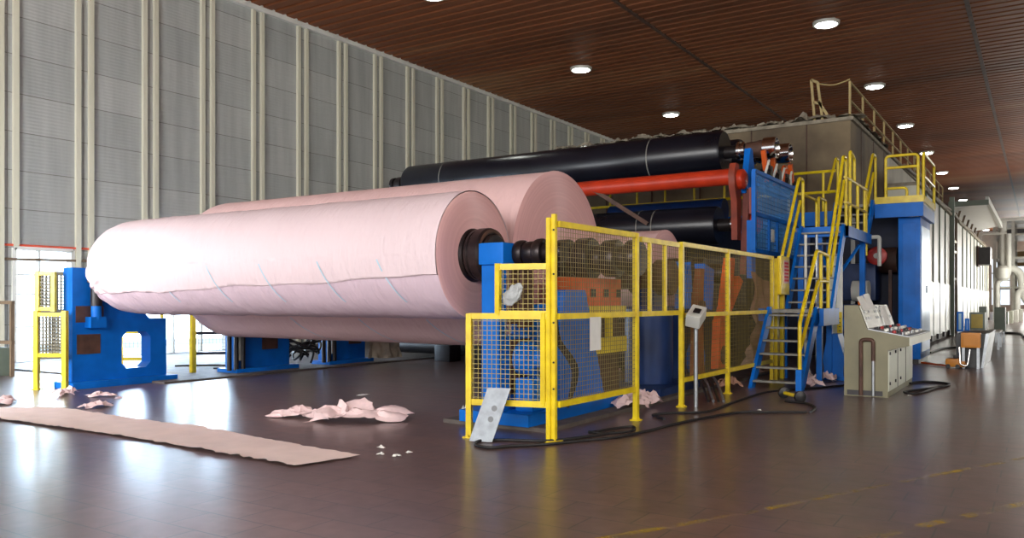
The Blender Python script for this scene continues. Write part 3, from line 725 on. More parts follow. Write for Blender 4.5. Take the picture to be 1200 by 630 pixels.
mb = MB(); a = pX(0, 286, -21.96); b = pX(112, 292, -21.96); mb.tube([a + V((0, -3, .0)), a, b, b + V((0, 4, -.05))], .03); mb.build('red_hose', WRED, None, 'red hose stretched along the left wall above the door', 'hose')
mb = MB(); a = pX(0, 303, -21.96); b = pX(112, 306, -21.96); mb.tube([a + V((0, -3, 0)), a, b, b + V((0, 1.5, 0))], .035); mb.build('wall_pipe', BROWNF, None, 'thin brown pipe along the left wall below the red hose', 'pipe')

# ================================================================== BLACK ROLLS AND ARMS
def black_roll(label, cy, cz, R, x0, x1, caps=True):
    t = thing('rubber_roll', label, 'roller', (x0, cy, cz - R), 'black machine rollers')
    mb = MB(); L = x0 - x1
    mb.lathe((x0, cy, cz), (-1, 0, 0), [(0, R * .8), (.0, R * .94), (.06, R), (L - .06, R), (L, R * .94), (L, R * .5)], 48); mb.build('roll_body', RUBBER, t)
    for xs in ((x0 - 1.9, x0 - 8.6) if caps else (x0 - 1.6, x0 - 2.0)):
        mb = MB(); mb.lathe((xs, cy, cz), (1, 0, 0), [(0, R * .99), (0, R + .006), (.03, R + .006), (.03, R * .99)], 48); mb.build('strap', TREAD, t, label='thin pale strap')
    mb = MB(); mb.cyl((x0, cy, cz), (x0 + .55, cy, cz), .16, 20); mb.build('journal', DARK, t)
    mb = MB(); mb.lathe((x0 + .3, cy, cz), (1, 0, 0), [(0, .2), (.03, .23), (.1, .23), (.1, .19), (.16, .19), (.16, .22), (.22, .22)], 24); mb.build('bearing_ring', CHROME, t)
    mb = MB(); mb.lathe((x1, cy, cz), (-1, 0, 0), [(0, .16), (.3, .16), (.3, .25), (.5, .25), (.5, .18), (.62, .18), (.62, .24), (.72, .24)], 24); mb.build('journal', DARK, t)
    if caps:
        mb = MB(); mb.lathe((x0 + .55, cy, cz), (1, 0, 0), [(0, .19), (.25, .2), (.3, .22), (.4, .22)], 24); mb.build('coupling', RUST, t, label='brown red coupling')
        mb = MB(); n = 32
        mb.lathe((x0 + .95, cy, cz), (1, 0, 0), [(0, .2), (.02, .26), (.32, .26), (.325, .225), (.2, .2), (.05, .1)], n); mb.build('end_collar', CHROME, t, label='bright chrome end collar')
    return t
black_roll('upper front black rubber roll spanning the machine above the pink rolls', 20.0, 5.28, .55, -6.6, -16.7)
black_roll('upper rear black rubber roll, its chrome collar at the right', 21.75, 5.42, .5, -6.72, -16.7)
black_roll('lower black rubber roll under the orange beam', 19.4, 3.42, .47, -6.55, -15.5, False)
for x, lab in ((-14.6, 'roll_band'), (-8.6, 'roll_band')):
    pass
t = thing('orange_beam', 'long orange red tube beam under the upper black roll', 'beam', (-6, 18.6, 4.2))
mb = MB(); mb.cyl((-5.95, 18.6, 4.45), (-16, 18.6, 4.45), .19, 28); mb.build('tube', ORANGE, t)
mb = MB(); mb.beam((-9.5, 18.5, 4.4), (-8.2, 18.9, 3.5), .12, .1); mb.build('brace', RUST, t)
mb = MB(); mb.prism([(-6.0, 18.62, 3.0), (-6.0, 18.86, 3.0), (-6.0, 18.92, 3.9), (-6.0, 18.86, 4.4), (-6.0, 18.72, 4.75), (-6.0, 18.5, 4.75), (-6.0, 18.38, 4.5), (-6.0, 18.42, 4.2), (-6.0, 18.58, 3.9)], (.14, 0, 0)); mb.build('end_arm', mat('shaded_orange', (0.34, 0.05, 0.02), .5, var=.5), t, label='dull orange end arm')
t = thing('lift_arm', 'orange red lift arm holding the end of the lower black roll', 'machine arm', (-5.75, 19.0, 2.2), 'orange machine arms')
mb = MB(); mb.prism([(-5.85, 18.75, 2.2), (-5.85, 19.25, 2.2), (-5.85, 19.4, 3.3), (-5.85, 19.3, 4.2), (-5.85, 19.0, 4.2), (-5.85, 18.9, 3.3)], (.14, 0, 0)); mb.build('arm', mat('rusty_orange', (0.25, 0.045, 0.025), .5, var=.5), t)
mb = MB(); mb.lathe((-5.72, 19.35, 3.45), (1, 0, 0), [(0, .28), (.12, .28), (.18, .2), (.2, .08)], 24); mb.build('bearing_cap', ORANGE, t)
mb = MB(); mb.lathe((-6.05, 18.75, 4.4), (1, 0, 0), [(0, .2), (.1, .23), (.3, .23), (.36, .14)], 24); mb.build('pivot', ORANGE, t)
# roll end bearings & levers on top of the blue guard
for i, (yy, lab) in enumerate(((19.55, 'orange locking lever on the first upper roll bearing'), (20.3, 'orange locking lever between the two chrome collars'), (21.2, 'orange hooked lever on the second upper roll bearing'), (22.0, 'orange locking lever nearest the stairs'))):
    t = thing('locking_lever', lab, 'lever', (-5.5, yy, 4.55), 'orange levers above the blue guard')
    mb = MB()
    if i == 2: mb.tube(round_corners([(-5.5, yy, 4.45), (-5.5, yy, 5.0), (-5.5, yy + .35, 5.02), (-5.5, yy + .38, 4.8)], .12), .05)
    else: mb.beam((-5.5, yy + .2, 4.45), (-5.5, yy - .1, 5.15), .1, .12)
    mb.build('handle', ORANGE2, t)
    mb = MB(); mb.lathe((-5.62, yy + .15, 4.62), (1, 0, 0), [(0, .13), (.2, .13), (.24, .08)], 16); mb.build('pivot', DARK, t)
t = thing('bearing_bracket', 'blue bearing bracket with white hoses under the chrome collars', 'bracket', (-5.75, 20, 4.4))
mb = MB(); mb.prism([(-5.9, 18.95, 4.1), (-5.9, 19.7, 4.1), (-5.9, 19.6, 4.8), (-5.9, 19.45, 5.2), (-5.9, 19.3, 5.2)], (.14, 0, 0)); mb.bx(-5.85, -5.6, 19.5, 22.3, 4.3, 4.55); mb.build('bracket_plate', BLUE, t)
mb = MB()
for k in range(3): mb.box((-5.55, 19.95 + .8 * k, 4.72), (.2, .3, .26), None, .03)
mb.build('valve_block', DARK, t)
for k in range(4):
    mb = MB(); mb.tube(smooth_path([(-5.5, 19.5 + .7 * k, 4.5), (-5.42, 19.6 + .7 * k, 4.9), (-5.5, 19.85 + .7 * k, 4.85), (-5.5, 19.9 + .7 * k, 4.55)]), .03); mb.build('hose', WHITEP, t, label='white hose loop')
# blue guard
t = thing('blue_guard', 'blue framed mesh guard beside the yellow stair rails', 'guard', (-5.45, 20, 2.75))
gx = -5.4; ya, yb, za, zb = 18.35, 22.0, 2.72, 4.5
for nm, a, b in (('frame_bar', (gx, ya, za), (gx, ya, zb)), ('frame_bar', (gx, yb, za), (gx, yb, zb + .1)), ('frame_bar', (gx, ya, za), (gx, yb, za)), ('frame_bar', (gx, ya, zb), (gx, yb, zb)), ('frame_bar', (gx, ya, 3.55), (gx, yb, 3.55)), ('frame_bar', (gx, 19.5, za), (gx, 19.5, 3.55)), ('frame_bar', (gx, 20.2, za), (gx, 20.2, 3.55))):
    mb = MB(); mb.beam(a, b, .09, .09); mb.build(nm, BLUE, t)
mb = MB(); mb.wires((gx, ya, za), (0, 1, 0), (0, 0, 1), yb - ya, zb - za, .1, .013); mb.build('wire_mesh', BWIRE, t)
mb = MB(); mb.bx(-5.55, -5.44, 18.3, 18.6, 2.1, 3.4); mb.build('support_column', BLUE, t)
mb = MB(); mb.bx(gx - .02, gx + .02, 19.75, 19.95, 3.0, 3.3); mb.build('tag_sheet', PAPERW, t, label='white torn tag')
mb = MB(); mb.bx(gx - .25, gx - .2, 18.8, 19.3, 3.6, 4.2); mb.build('red_panel', mat('faded_red', (.35, .09, .08), .6), t)

# dark machine mass under and behind the rolls
t = thing('press_section', 'dark brown press framework in shadow behind the paper rolls', 'machine', (-11, 19, 0))
mb = MB(); mb.bx(-16, -6.2, 19.6, 20.6, 0, 1.4); mb.bx(-16, -6.2, 20.4, 22, 1.4, 2.7)
for k in range(12): mb.bx(-15.6 + .8 * k, -15.4 + .8 * k, 19.3, 19.6, 0, 1.3)
mb.build('lower_frame', DARK, t)
mb = MB(); mb.cyl((-6.6, 18.7, .75), (-15.5, 18.7, .75), .3, 24); mb.build('guide_roll', RUST, t)
mb = MB(); mb.cyl((-6.6, 17.9, .35), (-15.5, 17.9, .35), .22, 24); mb.build('guide_roll', DARK, t)
for k in range(6):
    mb = MB(); mb.box((-8.2 - 1.0 * k, 17.3, .22), (.5, .5, .44), None, .04); mb.build('pedestal', DARK, t)
t = thing('blue_drum', 'blue drum cover lying behind the lower black roll', 'machine cover', (-9, 22, 3.6))
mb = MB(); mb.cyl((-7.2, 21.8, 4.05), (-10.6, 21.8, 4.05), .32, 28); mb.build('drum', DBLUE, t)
mb = MB(); mb.bx(-16, -5.6, 21.7, 22.3, 3.55, 3.8); mb.build('support_beam', BLUE, t)
for (a, lab) in (((-10.6, 16.4), 'crumpled pink paper heap in shadow under the rolls, right of the rag'), ((-8.6, 16.3), 'second crumpled pink heap in shadow near the fence corner under the rolls')):
    crumple('crumpled_paper', (a[0], a[1], .01), 1.4, .7, .35, PINKSC, lab, seed=a[0])
# hoses tangled beside far stand
mb = MB()
for k in range(5):
    pts = [(-14.7 + .3 * math.cos(1.3 * j + k) , 13.6 + .35 * math.sin(.9 * j + 2 * k), .15 + .25 * abs(math.sin(j * 1.1 + k)) + .08 * k) for j in range(9)]
    mb.tube(smooth_path(pts, 6), .025)
mb.build('hose_tangle', CABLE, None, 'tangle of black hoses between the two far blue stands', 'hose')
mb = MB(); pts = [fl(u, v) + V((0, 0, .05)) for u, v in ((250, 434), (300, 432), (250, 430), (205, 431))]; mb.tube(smooth_path(pts), .02); mb.build('floor_cable', CABLE, None, 'thin dark cable on the bright floor by the single yellow post', 'cable')

# ================================================================== HOOD (dryer enclosure)
t = thing('dryer_hood', 'tall sooty brown hood block with debris along its roof edge', 'machine hood', (-10, 26, 0))
HX, HY, HZt = -4.5, 24.5, 6.67
mb = MB(); mb.bx(-17.2, HX, HY, 31, 4.0, HZt); mb.build('brown_casing', HOODB, t)
mb = MB(); mb.bx(-17.2, HX + .02, 31, 52, 5.62, HZt - .02); mb.build('upper_side', HOODW, t, label='pale upper side panels')
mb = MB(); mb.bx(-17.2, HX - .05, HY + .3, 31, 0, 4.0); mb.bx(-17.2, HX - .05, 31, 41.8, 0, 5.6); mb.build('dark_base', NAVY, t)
mb = MB(); mb.bx(-17.25, HX + .08, HY - .06, 52, HZt, HZt + .1); mb.build('roof_slab', DEBRIS, t)
for k in range(3):
    mb = MB(); mb.bx(HX - .01, HX + .012, HY + 2.1 * k + 1.6, HY + 2.1 * k + 1.63, 4.1, HZt); mb.build('panel_seam', RUST, t)
for k in range(7):
    mb = MB(); mb.bx(HX - 1.6 * k - 1.2, HX - 1.6 * k - 1.17, HY - .03, HY, 4.1, HZt); mb.build('panel_seam', RUST, t)
ORD = ('first', 'second', 'third', 'fourth', 'fifth', 'sixth', 'seventh', 'eighth', 'ninth', 'tenth', 'eleventh', 'twelfth', 'thirteenth', 'fourteenth', 'fifteenth', 'sixteenth')
for k in range(16):
    x = HX - .25 - .62 * k + random.uniform(-.2, .2)
    crumple('roof_scrap', (x, HY + .25, HZt + .1), random.uniform(.5, 1.1), .5, random.uniform(.12, .3), DEBRIS, 'dusty scrap on the brown hood front edge, ' + ORD[k] + ' from its right corner', 'scrap', 'dusty scraps along the hood roof edge', seed=k * 1.7, nx=12, ny=8)
for k in range(5):
    crumple('roof_scrap', (HX - .1, HY + 1 + 1.1 * k, HZt + .1), .5, 1.2, .2, DEBRIS, 'dusty scrap under the roof railing, ' + ORD[k] + ' from the front hood corner', 'scrap', 'dusty scraps along the hood roof edge', seed=40 + k * 1.7, nx=12, ny=8)
# roof railing
t = thing('roof_railing', 'thin pale yellow railing running back along the hood roof', 'railing', (HX, HY, HZt + .1))
OLDY = mat('dusty_yellow_rail', (.5, .38, .16), .6)
for k in range(14):
    mb = MB(); yv = HY + .2 + 2.0 * k; mb.beam((HX - .05, yv, HZt + .1), (HX - .05, yv, HZt + 1.15), .06, .06); mb.build('post', OLDY, t)
for z in (.6, 1.12):
    mb = MB(); mb.beam((HX - .05, HY + .2, HZt + z), (HX - .05, HY + 26.2, HZt + z), .05, .05); mb.build('rail', OLDY, t)
t = thing('roof_gate', 'leaning pale gate frame on the hood roof left of the railing', 'railing', (-5.7, HY + .2, HZt + .1))
p0 = pY(955, 142, HY + .2)
for a, b in (((p0.x, 0), (p0.x - .1, 1.25)), ((p0.x + .22, 0), (p0.x + .08, 1.15)), ((p0.x - .03, .6), (p0.x + .2, .5)), ((p0.x - .1, 1.25), (p0.x + .08, 1.15)), ((p0.x + .45, 0), (p0.x + .1, .6))):
    mb = MB(); mb.beam((a[0], HY + .2, HZt + .08 + a[1]), (b[0], HY + .2, HZt + .08 + b[1]), .07, .07); mb.build('frame_bar', OLDY, t)
mb = MB(); a = V((p0.x + .08, HY + .2, HZt + 1.2)); b = V((HX - .05, HY + .2, HZt + 1.2)); mb.tube(smooth_path([a, (a + b) / 2 + V((0, 0, -.1)), b], 6), .02); mb.build('chain', OLDY, t)

def side_hood(label, y0, y1, ztop, seams, x=-3.48, group='pale hood sections'):
    t = thing('hood_section', label, 'machine hood', (x - 2, y0, 0), group)
    mb = MB(); mb.bx(-4.38, x, y0, y1, 2.3, ztop); mb.build('upper_panels', HOODW, t)
    mb = MB(); mb.bx(-4.38, x + .03, y0, y1, .25, 2.3); mb.build('lower_panels', HOODL, t, label='shiny pale lower panels')
    mb = MB(); mb.bx(-4.38, x - .1, y0, y1, 0, .25); mb.build('base', CONC, t)
    for k in range(1, seams):
        yy = y0 + (y1 - y0) * k / seams; mb = MB(); mb.bx(x, x + .05, yy - .03, yy + .03, .25, ztop); mb.build('panel_seam', GREENG, t)
    mb = MB(); mb.bx(-4.38, x + .1, y0, y1, ztop, ztop + .12); mb.build('roof_edge', DEBRIS, t)
    for k in range(seams):
        yy = y0 + (y1 - y0) * (k + .5) / seams; mb = MB(); mb.bx(x + .03, x + .12, yy - .1, yy + .1, .1, .3); mb.build('foot_clip', DARK, t)
    return t
side_hood('near pale hood section right behind the blue cabinet column', 30.3, 42, 5.45, 5)
side_hood('far pale hood section beyond the dark doorway gap', 46, 75, 5.45, 10)
t = thing('gap_frame', 'dark gap frame with brown ladder rails between the pale hood sections', 'machine frame', (-3.7, 44, 0))
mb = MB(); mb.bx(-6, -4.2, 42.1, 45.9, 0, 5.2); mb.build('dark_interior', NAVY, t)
for yy in (42.4, 44.0, 45.6):
    mb = MB(); mb.bx(-3.6, -3.45, yy - .07, yy + .07, 0, 5.9); mb.build('upright', BROWNF, t)
for z in (2.6, 3.9, 4.4):
    mb = MB(); mb.bx(-3.58, -3.47, 42.4, 45.6, z, z + .1); mb.build('rail', YEL if z > 3 else BROWNF, t)
mb = MB(); mb.bx(-3.5, -3.3, 42.05, 42.28, 0, 6.3); mb.build('corner_post', GREENG, t)
t = thing('canopy_panel', 'big white canopy panel raised beside the ceiling over the hood', 'canopy', (-2.9, 54, 6.3))
mb = MB(); mb.prism([(-3.9, 46.5, 6.15), (-2.25, 46.5, 6.4), (-2.25, 63, 6.55), (-3.9, 63, 6.2)], (0, 0, .12)); mb.build('sheet', mat('white_canopy', (.92, .91, .86), .5, var=.05), t)
mb = MB(); mb.bx(-2.3, -2.15, 46.4, 63.2, 6.4, 6.7); mb.build('edge_beam', GREYW, t)
mb = MB(); mb.bx(-3.9, -2.15, 46.35, 46.5, 6.3, 6.55); mb.build('front_beam', GREENG, t)
mb = MB()
for k in range(6): mb.beam((-3.7, 48 + 3 * k, 5.5), (-3.5, 48 + 3 * k, 6.25), .1, .1)
mb.build('strut', BROWNF, t)
# roof cable tray along hood
mb = MB(); mb.tube([(-3.45, 27 + 4 * k, 5.65 + .08 * math.sin(k * 2)) for k in range(12)], .06); mb.build('roof_pipe', BROWNF, None, 'thin dark pipe along the roof edge of the pale hood', 'pipe')
mb = MB(); 
for k in range(28): mb.beam((-3.42, 33.0, 1.9 + .1 * k), (-3.42, 33.35, 1.9 + .1 * k), .03, .03)
for yy in (33.0, 33.35): mb.beam((-3.42, yy, 1.8), (-3.42, yy, 4.75), .04, .04)
mb.build('wall_ladder', GREENG, None, 'thin dark ladder strip on the near pale hood section', 'ladder')

# ================================================================== PLATFORM, STAIRS
def rail_tube(mb, pts, r=.035, rad=.1): mb.tube(round_corners(pts, rad), r, 10)
SX0, SX1 = -4.48, -3.59
def flight(label, y0, y1, z0, z1, n, x0=SX0, x1=SX1, rails=None, foot=True):
    t = thing('stair_flight', label, 'stairs', ((x0 + x1) / 2, y0, z0), 'blue stair flights with yellow rails')
    for x in (x0, x1):
        mb = MB(); h = .24
        mb.prism([(x - .03, y0 - .05, z0), (x - .03, y0 + .2, z0), (x - .03, y1 + .02, z1 - .2), (x - .03, y1 + .02, z1 + .05), (x - .03, y1 - .12, z1 + .05)], (.06, 0, 0)); mb.build('stringer', BLUE, t)
    for k in range(n):
        f = (k + .6) / n; mb = MB(); yy = y0 + (y1 - y0) * f; z = z0 + (z1 - z0) * f
        mb.bx(x0 + .03, x1 - .03, yy - .1, yy + .13, z - .035, z); mb.build('tread', TREAD, t)
    return t
fl1 = flight('lowest blue stair flight, its feet on the brown floor', 15.0, 16.3, 0, 1.43, 6)
for pts in ([(SX1, 14.95, .05), (SX1, 14.95, 1.2), (SX1, 16.25, 2.55), (SX1, 17.25, 2.5), (SX1, 17.25, 1.45)], [(SX1 + .0, 15.0, .75), (SX1, 16.4, 1.98), (SX1, 17.2, 1.98)], [(SX1, 16.6, 1.45), (SX1, 16.6, 2.5)]):
    mb = MB(); rail_tube(mb, pts); mb.build('handrail', YEL, fl1)
mb = MB(); mb.bx(SX1 - .05, SX1 + .05, 14.86, 15.0, 0, .38); mb.build('blue_foot', BLUE, fl1)
lan = thing('stair_landing', 'small low blue landing between the lowest and steep stair flights', 'landing', (-4, 16.9, 0), 'blue stair landings')
mb = MB(); mb.bx(SX0 - .15, SX1 + .1, 16.3, 17.6, 1.36, 1.43); mb.build('deck', TREAD, lan)
mb = MB(); mb.bx(SX0 - .2, SX0 - .1, 16.2, 17.6, 1.2, 1.45); mb.build('side_beam', BLUE, lan); mb = MB(); mb.bx(SX1 + .06, SX1 + .14, 16.2, 17.6, 1.12, 1.45); mb.build('side_beam', BLUE, lan)
for x, yy in ((SX0, 17.4), (SX1, 17.4), (SX1, 16.5)):
    mb = MB(); mb.bx(x - .05, x + .05, yy - .05, yy + .05, 0, 1.36); mb.build('leg', BLUE, lan)
fl2 = flight('steep middle blue stair flight between the two landings', 17.55, 18.85, 1.43, 3.2, 7)
for pts in ([(SX0, 17.2, 2.55), (SX0, 18.6, 4.3), (SX0, 18.95, 4.3), (SX0, 18.95, 3.2)], [(SX0, 17.35, 2.15), (SX0, 18.7, 3.8)],
            [(SX1, 17.3, 2.5), (SX1, 18.75, 4.72), (SX1, 19.05, 4.72), (SX1, 19.05, 3.2)], [(SX1, 17.45, 2.1), (SX1, 18.85, 4.2)], [(SX0, 17.2, 1.45), (SX0, 17.2, 2.55)]):
    mb = MB(); rail_tube(mb, pts); mb.build('handrail', YEL, fl2)
lan2 = thing('stair_landing', 'upper blue landing with yellow railing before the platform', 'landing', (-4, 20, 0), 'blue stair landings')
mb = MB(); mb.bx(SX0 - .15, SX1 + .05, 18.85, 21.6, 3.13, 3.2); mb.build('deck', TREAD, lan2)
mb = MB(); mb.bx(SX1 + .02, SX1 + .1, 18.8, 21.65, 2.98, 3.22); mb.bx(SX0 - .1, SX1 + .1, 18.8, 18.9, 3.0, 3.22); mb.build('edge_beam', BLUE, lan2)
for pts in ([(SX1, 18.95, 4.3), (SX1, 21.5, 4.3)], [(SX1, 18.95, 3.75), (SX1, 21.5, 3.75)], [(SX1, 19.5, 3.0), (SX1, 19.5, 4.95), (SX1, 20.0, 4.85), (SX1, 20.0, 4.3)], [(SX1, 20.4, 3.0), (SX1, 20.4, 4.3)], [(SX1, 21.3, 2.9), (SX1, 21.3, 4.35)], [(SX1, 21.5, 2.7), (SX1, 21.5, 4.3)],
            [(SX0 - .05, 19.0, 4.0), (SX0 - .05, 20.5, 4.0), (SX0 - .05, 20.5, 3.2)], [(SX0 - .05, 20.7, 3.2), (SX0 - .05, 20.7, 4.1), (SX0 - .05, 21.5, 4.1), (SX0 - .05, 21.5, 3.2)]):
    mb = MB(); rail_tube(mb, pts); mb.build('railing', YEL, lan2)
for x, yy in ((SX0 - .05, 19.0), (SX0 + .1, 21.2), (SX1 - .03, 21.2), (SX0 + .35, 18.98)):
    mb = MB(); mb.bx(x - .06, x + .06, yy - .06, yy + .06, 0, 3.13); mb.build('leg', BLUE, lan2)
mb = MB(); mb.beam((SX0, 19.0, 1.0), (SX1, 20.6, 2.9), .05, .05); mb.beam((SX0, 20.6, 2.9), (SX1, 19.2, .8), .05, .05); mb.build('brace', BLUE, lan2)
fl3 = flight('short top blue stair flight rising to the platform', 21.6, 22.5, 3.2, 4.1, 4)
for pts in ([(SX1, 21.5, 4.35), (SX1, 22.45, 5.32), (SX1, 22.85, 5.32), (SX1, 22.85, 4.1)], [(SX1, 21.6, 3.9), (SX1, 22.55, 4.85)], [(SX0, 21.5, 4.3), (SX0, 22.45, 5.3), (SX0, 22.7, 5.3), (SX0, 22.7, 4.1)]):
    mb = MB(); rail_tube(mb, pts); mb.build('handrail', YEL, fl3)
plat = thing('platform', 'blue upper platform with yellow railings beside the hood', 'platform', (-3.5, 23.5, 0))
PX1 = -2.45
mb = MB(); mb.bx(SX0, PX1, 22.6, 25.1, 4.0, 4.08); mb.build('deck', TREAD, plat)
mb = MB(); mb.bx(SX1 + .03, PX1, 22.55, 22.65, 3.7, 4.05); mb.bx(PX1 - .1, PX1, 22.6, 25.1, 3.7, 4.05); mb.build('edge_beam', BLUE, plat)
mb = MB(); mb.bx(SX1 + .05, PX1 + .01, 22.53, 22.57, 4.05, 4.22); mb.bx(PX1 - .02, PX1 + .02, 22.55, 25.1, 4.05, 4.22); mb.build('toe_board', YEL, plat)
for pts in ([(SX1 + .28, 22.6, 4.1), (SX1 + .28, 22.6, 5.25), (PX1 - .12, 22.6, 5.25), (PX1 - .12, 22.6, 4.1)], [(SX1 + .28, 22.6, 4.95), (PX1 - .12, 22.6, 4.95)], [(SX1 + .3, 22.75, 4.45), (SX1 + .75, 22.75, 4.45), (SX1 + .75, 22.75, 4.1)],
            [(PX1, 22.62, 4.1), (PX1, 22.62, 5.27), (PX1, 25, 5.27), (PX1, 25, 4.1)], [(PX1, 22.7, 4.7), (PX1, 25, 4.7)]):
    mb = MB(); rail_tube(mb, pts); mb.build('railing', YEL, plat)
# walkway with yellow railing across the hood face
wk = thing('walkway', 'long walkway with yellow railing across the brown hood face', 'walkway', (-10, 23.5, 0))
mb = MB(); mb.bx(-17, SX0 - .05, 22.9, 24.4, 3.85, 3.95); mb.build('deck', TREAD, wk)
mb = MB(); mb.bx(-17, SX0 - .05, 22.8, 22.9, 3.6, 3.97); mb.build('edge_beam', BLUE, wk)
for z in (4.5, 5.05):
    mb = MB(); mb.tube([(-17, 22.95, z), (SX0 - .1, 22.95, z)], .04); mb.build('rail', YEL, wk)
for k in range(14):
    x = -16.6 + .9 * k
    mb = MB(); mb.cyl((x, 22.95, 3.95), (x, 22.95, 5.05), .035, 8); mb.build('post', YEL, wk)
for x in (-16.5, -11, -5.4):
    mb = MB(); mb.bx(x - .1, x + .1, 23.2, 23.4, 0, 3.85); mb.build('leg', DBLUE, wk)
# blue cabinet column
t = thing('blue_cabinet', 'tall blue cabinet column holding up the platform corner', 'cabinet', (-2.8, 23.5, 0))
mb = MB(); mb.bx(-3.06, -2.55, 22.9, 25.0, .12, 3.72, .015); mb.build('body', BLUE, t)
mb = MB(); mb.bx(-2.95, -2.66, 22.885, 22.9, .3, 3.55); mb.build('front_panel', BLUE, t)
mb = MB(); mb.bx(-2.55, -2.535, 23.05, 24.85, .3, 3.5); dr = mb.build('side_door', mat('blue_with_painted_sheen', (.16, .32, .52), .3, metal=.3), t, label='side door with its pale sheen painted in')  # light on this side is painted in as a paler blue
mb = MB(); mb.bx(-2.535, -2.5, 24.0, 24.06, 1.8, 2.0); mb.build('door_handle', STEEL, dr)
mb = MB(); mb.bx(-3.0, -2.6, 22.95, 24.9, 0, .12); mb.build('plinth', DARK, t)
# dark recess with machine pieces under platform
t = thing('drive_bay', 'dark drive bay under the platform left of the blue cabinet', 'machine', (-3.6, 24.5, 0))
mb = MB(); mb.bx(-4.42, -3.06, 24.75, 25.15, 0, 3.98); mb.build('dark_shade_panel', NAVY, t)  # dark sheet put in for the shade inside the open bay
mb = MB(); mb.bx(-4.55, -3.7, 23.6, 24.5, 1.6, 2.6, .05); mb.build('blue_casing', DBLUE, t)
mb = MB(); mb.cyl((-4.15, 22.9, 1.85), (-3.75, 22.9, 1.85), .27, 24); mb.build('motor', GREYW, t, label='pale grey drum motor')
mb = MB(); mb.bx(-4.35, -3.6, 22.6, 23.3, .2, 1.5); mb.build('base_block', DBLUE, t)
mb = MB(); mb.bx(-3.36, -3.28, 23.4, 23.5, .8, 2.4); mb.build('upright', RUST, t)
mb = MB(); mb.tube(round_corners([(-3.9, 22.6, 3.22), (-3.46, 22.6, 3.22), (-3.46, 22.6, 2.48)], .06), .05); mb.build('bent_pipe', GREYW, t, label='white bent pipe')
mb = MB(); mb.cyl((-4.05, 24.3, 2.7), (-3.25, 24.3, 2.7), .35, 24); mb.build('duct', RUST, t)
t = thing('hose_reel', 'round red hose reel below the platform', 'hose reel', (-3.3, 22.9, 2.1))
c = pY(1029, 300, 23.0)
mb = MB(); mb.lathe((c.x, 22.95, c.z), (0, -1, 0), [(0, .20), (.02, .235), (.14, .235), (.16, .2), (.17, .1)], 32); mb.build('reel', RED, t)
mb = MB(); mb.lathe((c.x, 22.78, c.z), (0, -1, 0), [(0, .07), (.05, .07), (.06, .03)], 16); mb.build('hub', GREYW, t)
# beige post cabinet beside stairs
p = fl(983, 442)
t = thing('beige_cabinet', 'narrow beige cabinet post with a yellow strip behind the stairs', 'cabinet', (-3.8, 19.1, 0))
CB = 18.95
mb = MB(); mb.bx(-3.95, -3.74, CB, CB + .5, .55, 2.6, .01); mb.build('body', BEIGEL, t)
mb = MB(); mb.bx(-3.75, -3.64, CB - .05, CB + .02, .6, 2.62); mb.build('edge_strip', WHITEP, t)
mb = MB(); mb.bx(-3.745, -3.645, CB - .06, CB - .05, .7, 1.35); mb.build('yellow_strip', YEL, t, label='yellow strip with dark marks')
for k in range(6):
    mb = MB(); mb.bx(-3.71, -3.67, CB - .065, CB - .06, .75 + .09 * k, .77 + .09 * k); mb.build('strip_mark', BLACK, t)
mb = MB(); mb.bx(-3.93, -3.76, CB + .05, CB + .45, 0, .55); mb.build('pedestal', GREENG, t)
# blue wedge bracket on floor behind stairs
t = thing('blue_wedge', 'blue wedge shaped motor base between the stairs and the console', 'machine base', (-3.5, 18.5, 0))
a = fl(968, 425)
mb = MB(); mb.prism([(-3.70, 17.4, 0), (-3.33, 17.4, 0), (-3.33, 17.4, .25), (-3.295, 17.4, .4), (-3.44, 17.4, .93), (-3.63, 17.4, .93), (-3.73, 17.4, .4), (-3.70, 17.4, .25)], (0, .5, 0)); mb.build('casting', BLUE, t)
mb = MB(); mb.bx(-3.76, -3.26, 17.35, 18.0, 0, .08); mb.build('base_plate', BLUE, t)
# white pipes behind the lower stair
t = thing('pipe_bundle', 'bundle of white and grey pipes behind the lowest stair flight', 'pipes', (-4.1, 17.8, 0))
for k, (x, m_) in enumerate(((-4.2, WHITEP), (-4.0, STEEL), (-3.8, BLUE), (-3.7, WHITEP))):
    mb = MB(); rail_tube(mb, [(x, 18.0 + .1 * k, 3.0 if k < 2 else .9), (x, 18.0 + .1 * k, .35), (x + .15, 17.7, .1)], .03); mb.build('pipe', m_, t)

# ================================================================== CONSOLE
t = thing('control_console', 'beige operator console desk with buttons near the stairs', 'console', (-2.4, 15.7, 0))
cx0, cx1, cy0, cy1 = -2.80, -2.12, 14.7, 17.7
# side profile in the x-z plane, extruded along y: back at -x, desk toward +x
pf = [(cx0, .0), (cx1, .0), (cx1, .78), (cx1 + .32, .86), (cx1 + .32, 1.0), (cx0 + .36, 1.12), (cx0 + .22, 1.52), (cx0, 1.52)]
mb = MB(); mb.prism([(x, cy0, z) for x, z in pf], (0, cy1 - cy0, 0)); body = mb.build('body', BEIGE, t)
mb = MB(); mb.bx(cx1, cx1 + .012, cy0 + .02, cy1 - .02, .1, .76); fp = mb.build('front_panel', BEIGEL, t, label='front door panels painted in a lit tone')  # lit face and darker sides are painted in as two tones
mb = MB(); 
for k in (1, 2): mb.bx(cx1 + .012, cx1 + .018, cy0 + (cy1 - cy0) * k / 3 - .008, cy0 + (cy1 - cy0) * k / 3 + .008, .1, .76)
mb.build('panel_gap', DARK, fp)
mb = MB()
for yy in (cy0 + .08, cy0 + .7, cy0 + 1.3):
    for z in (.2, .7): mb.bx(cx1 + .012, cx1 + .03, yy, yy + .05, z, z + .05)
mb.build('latch', DARK, fp)
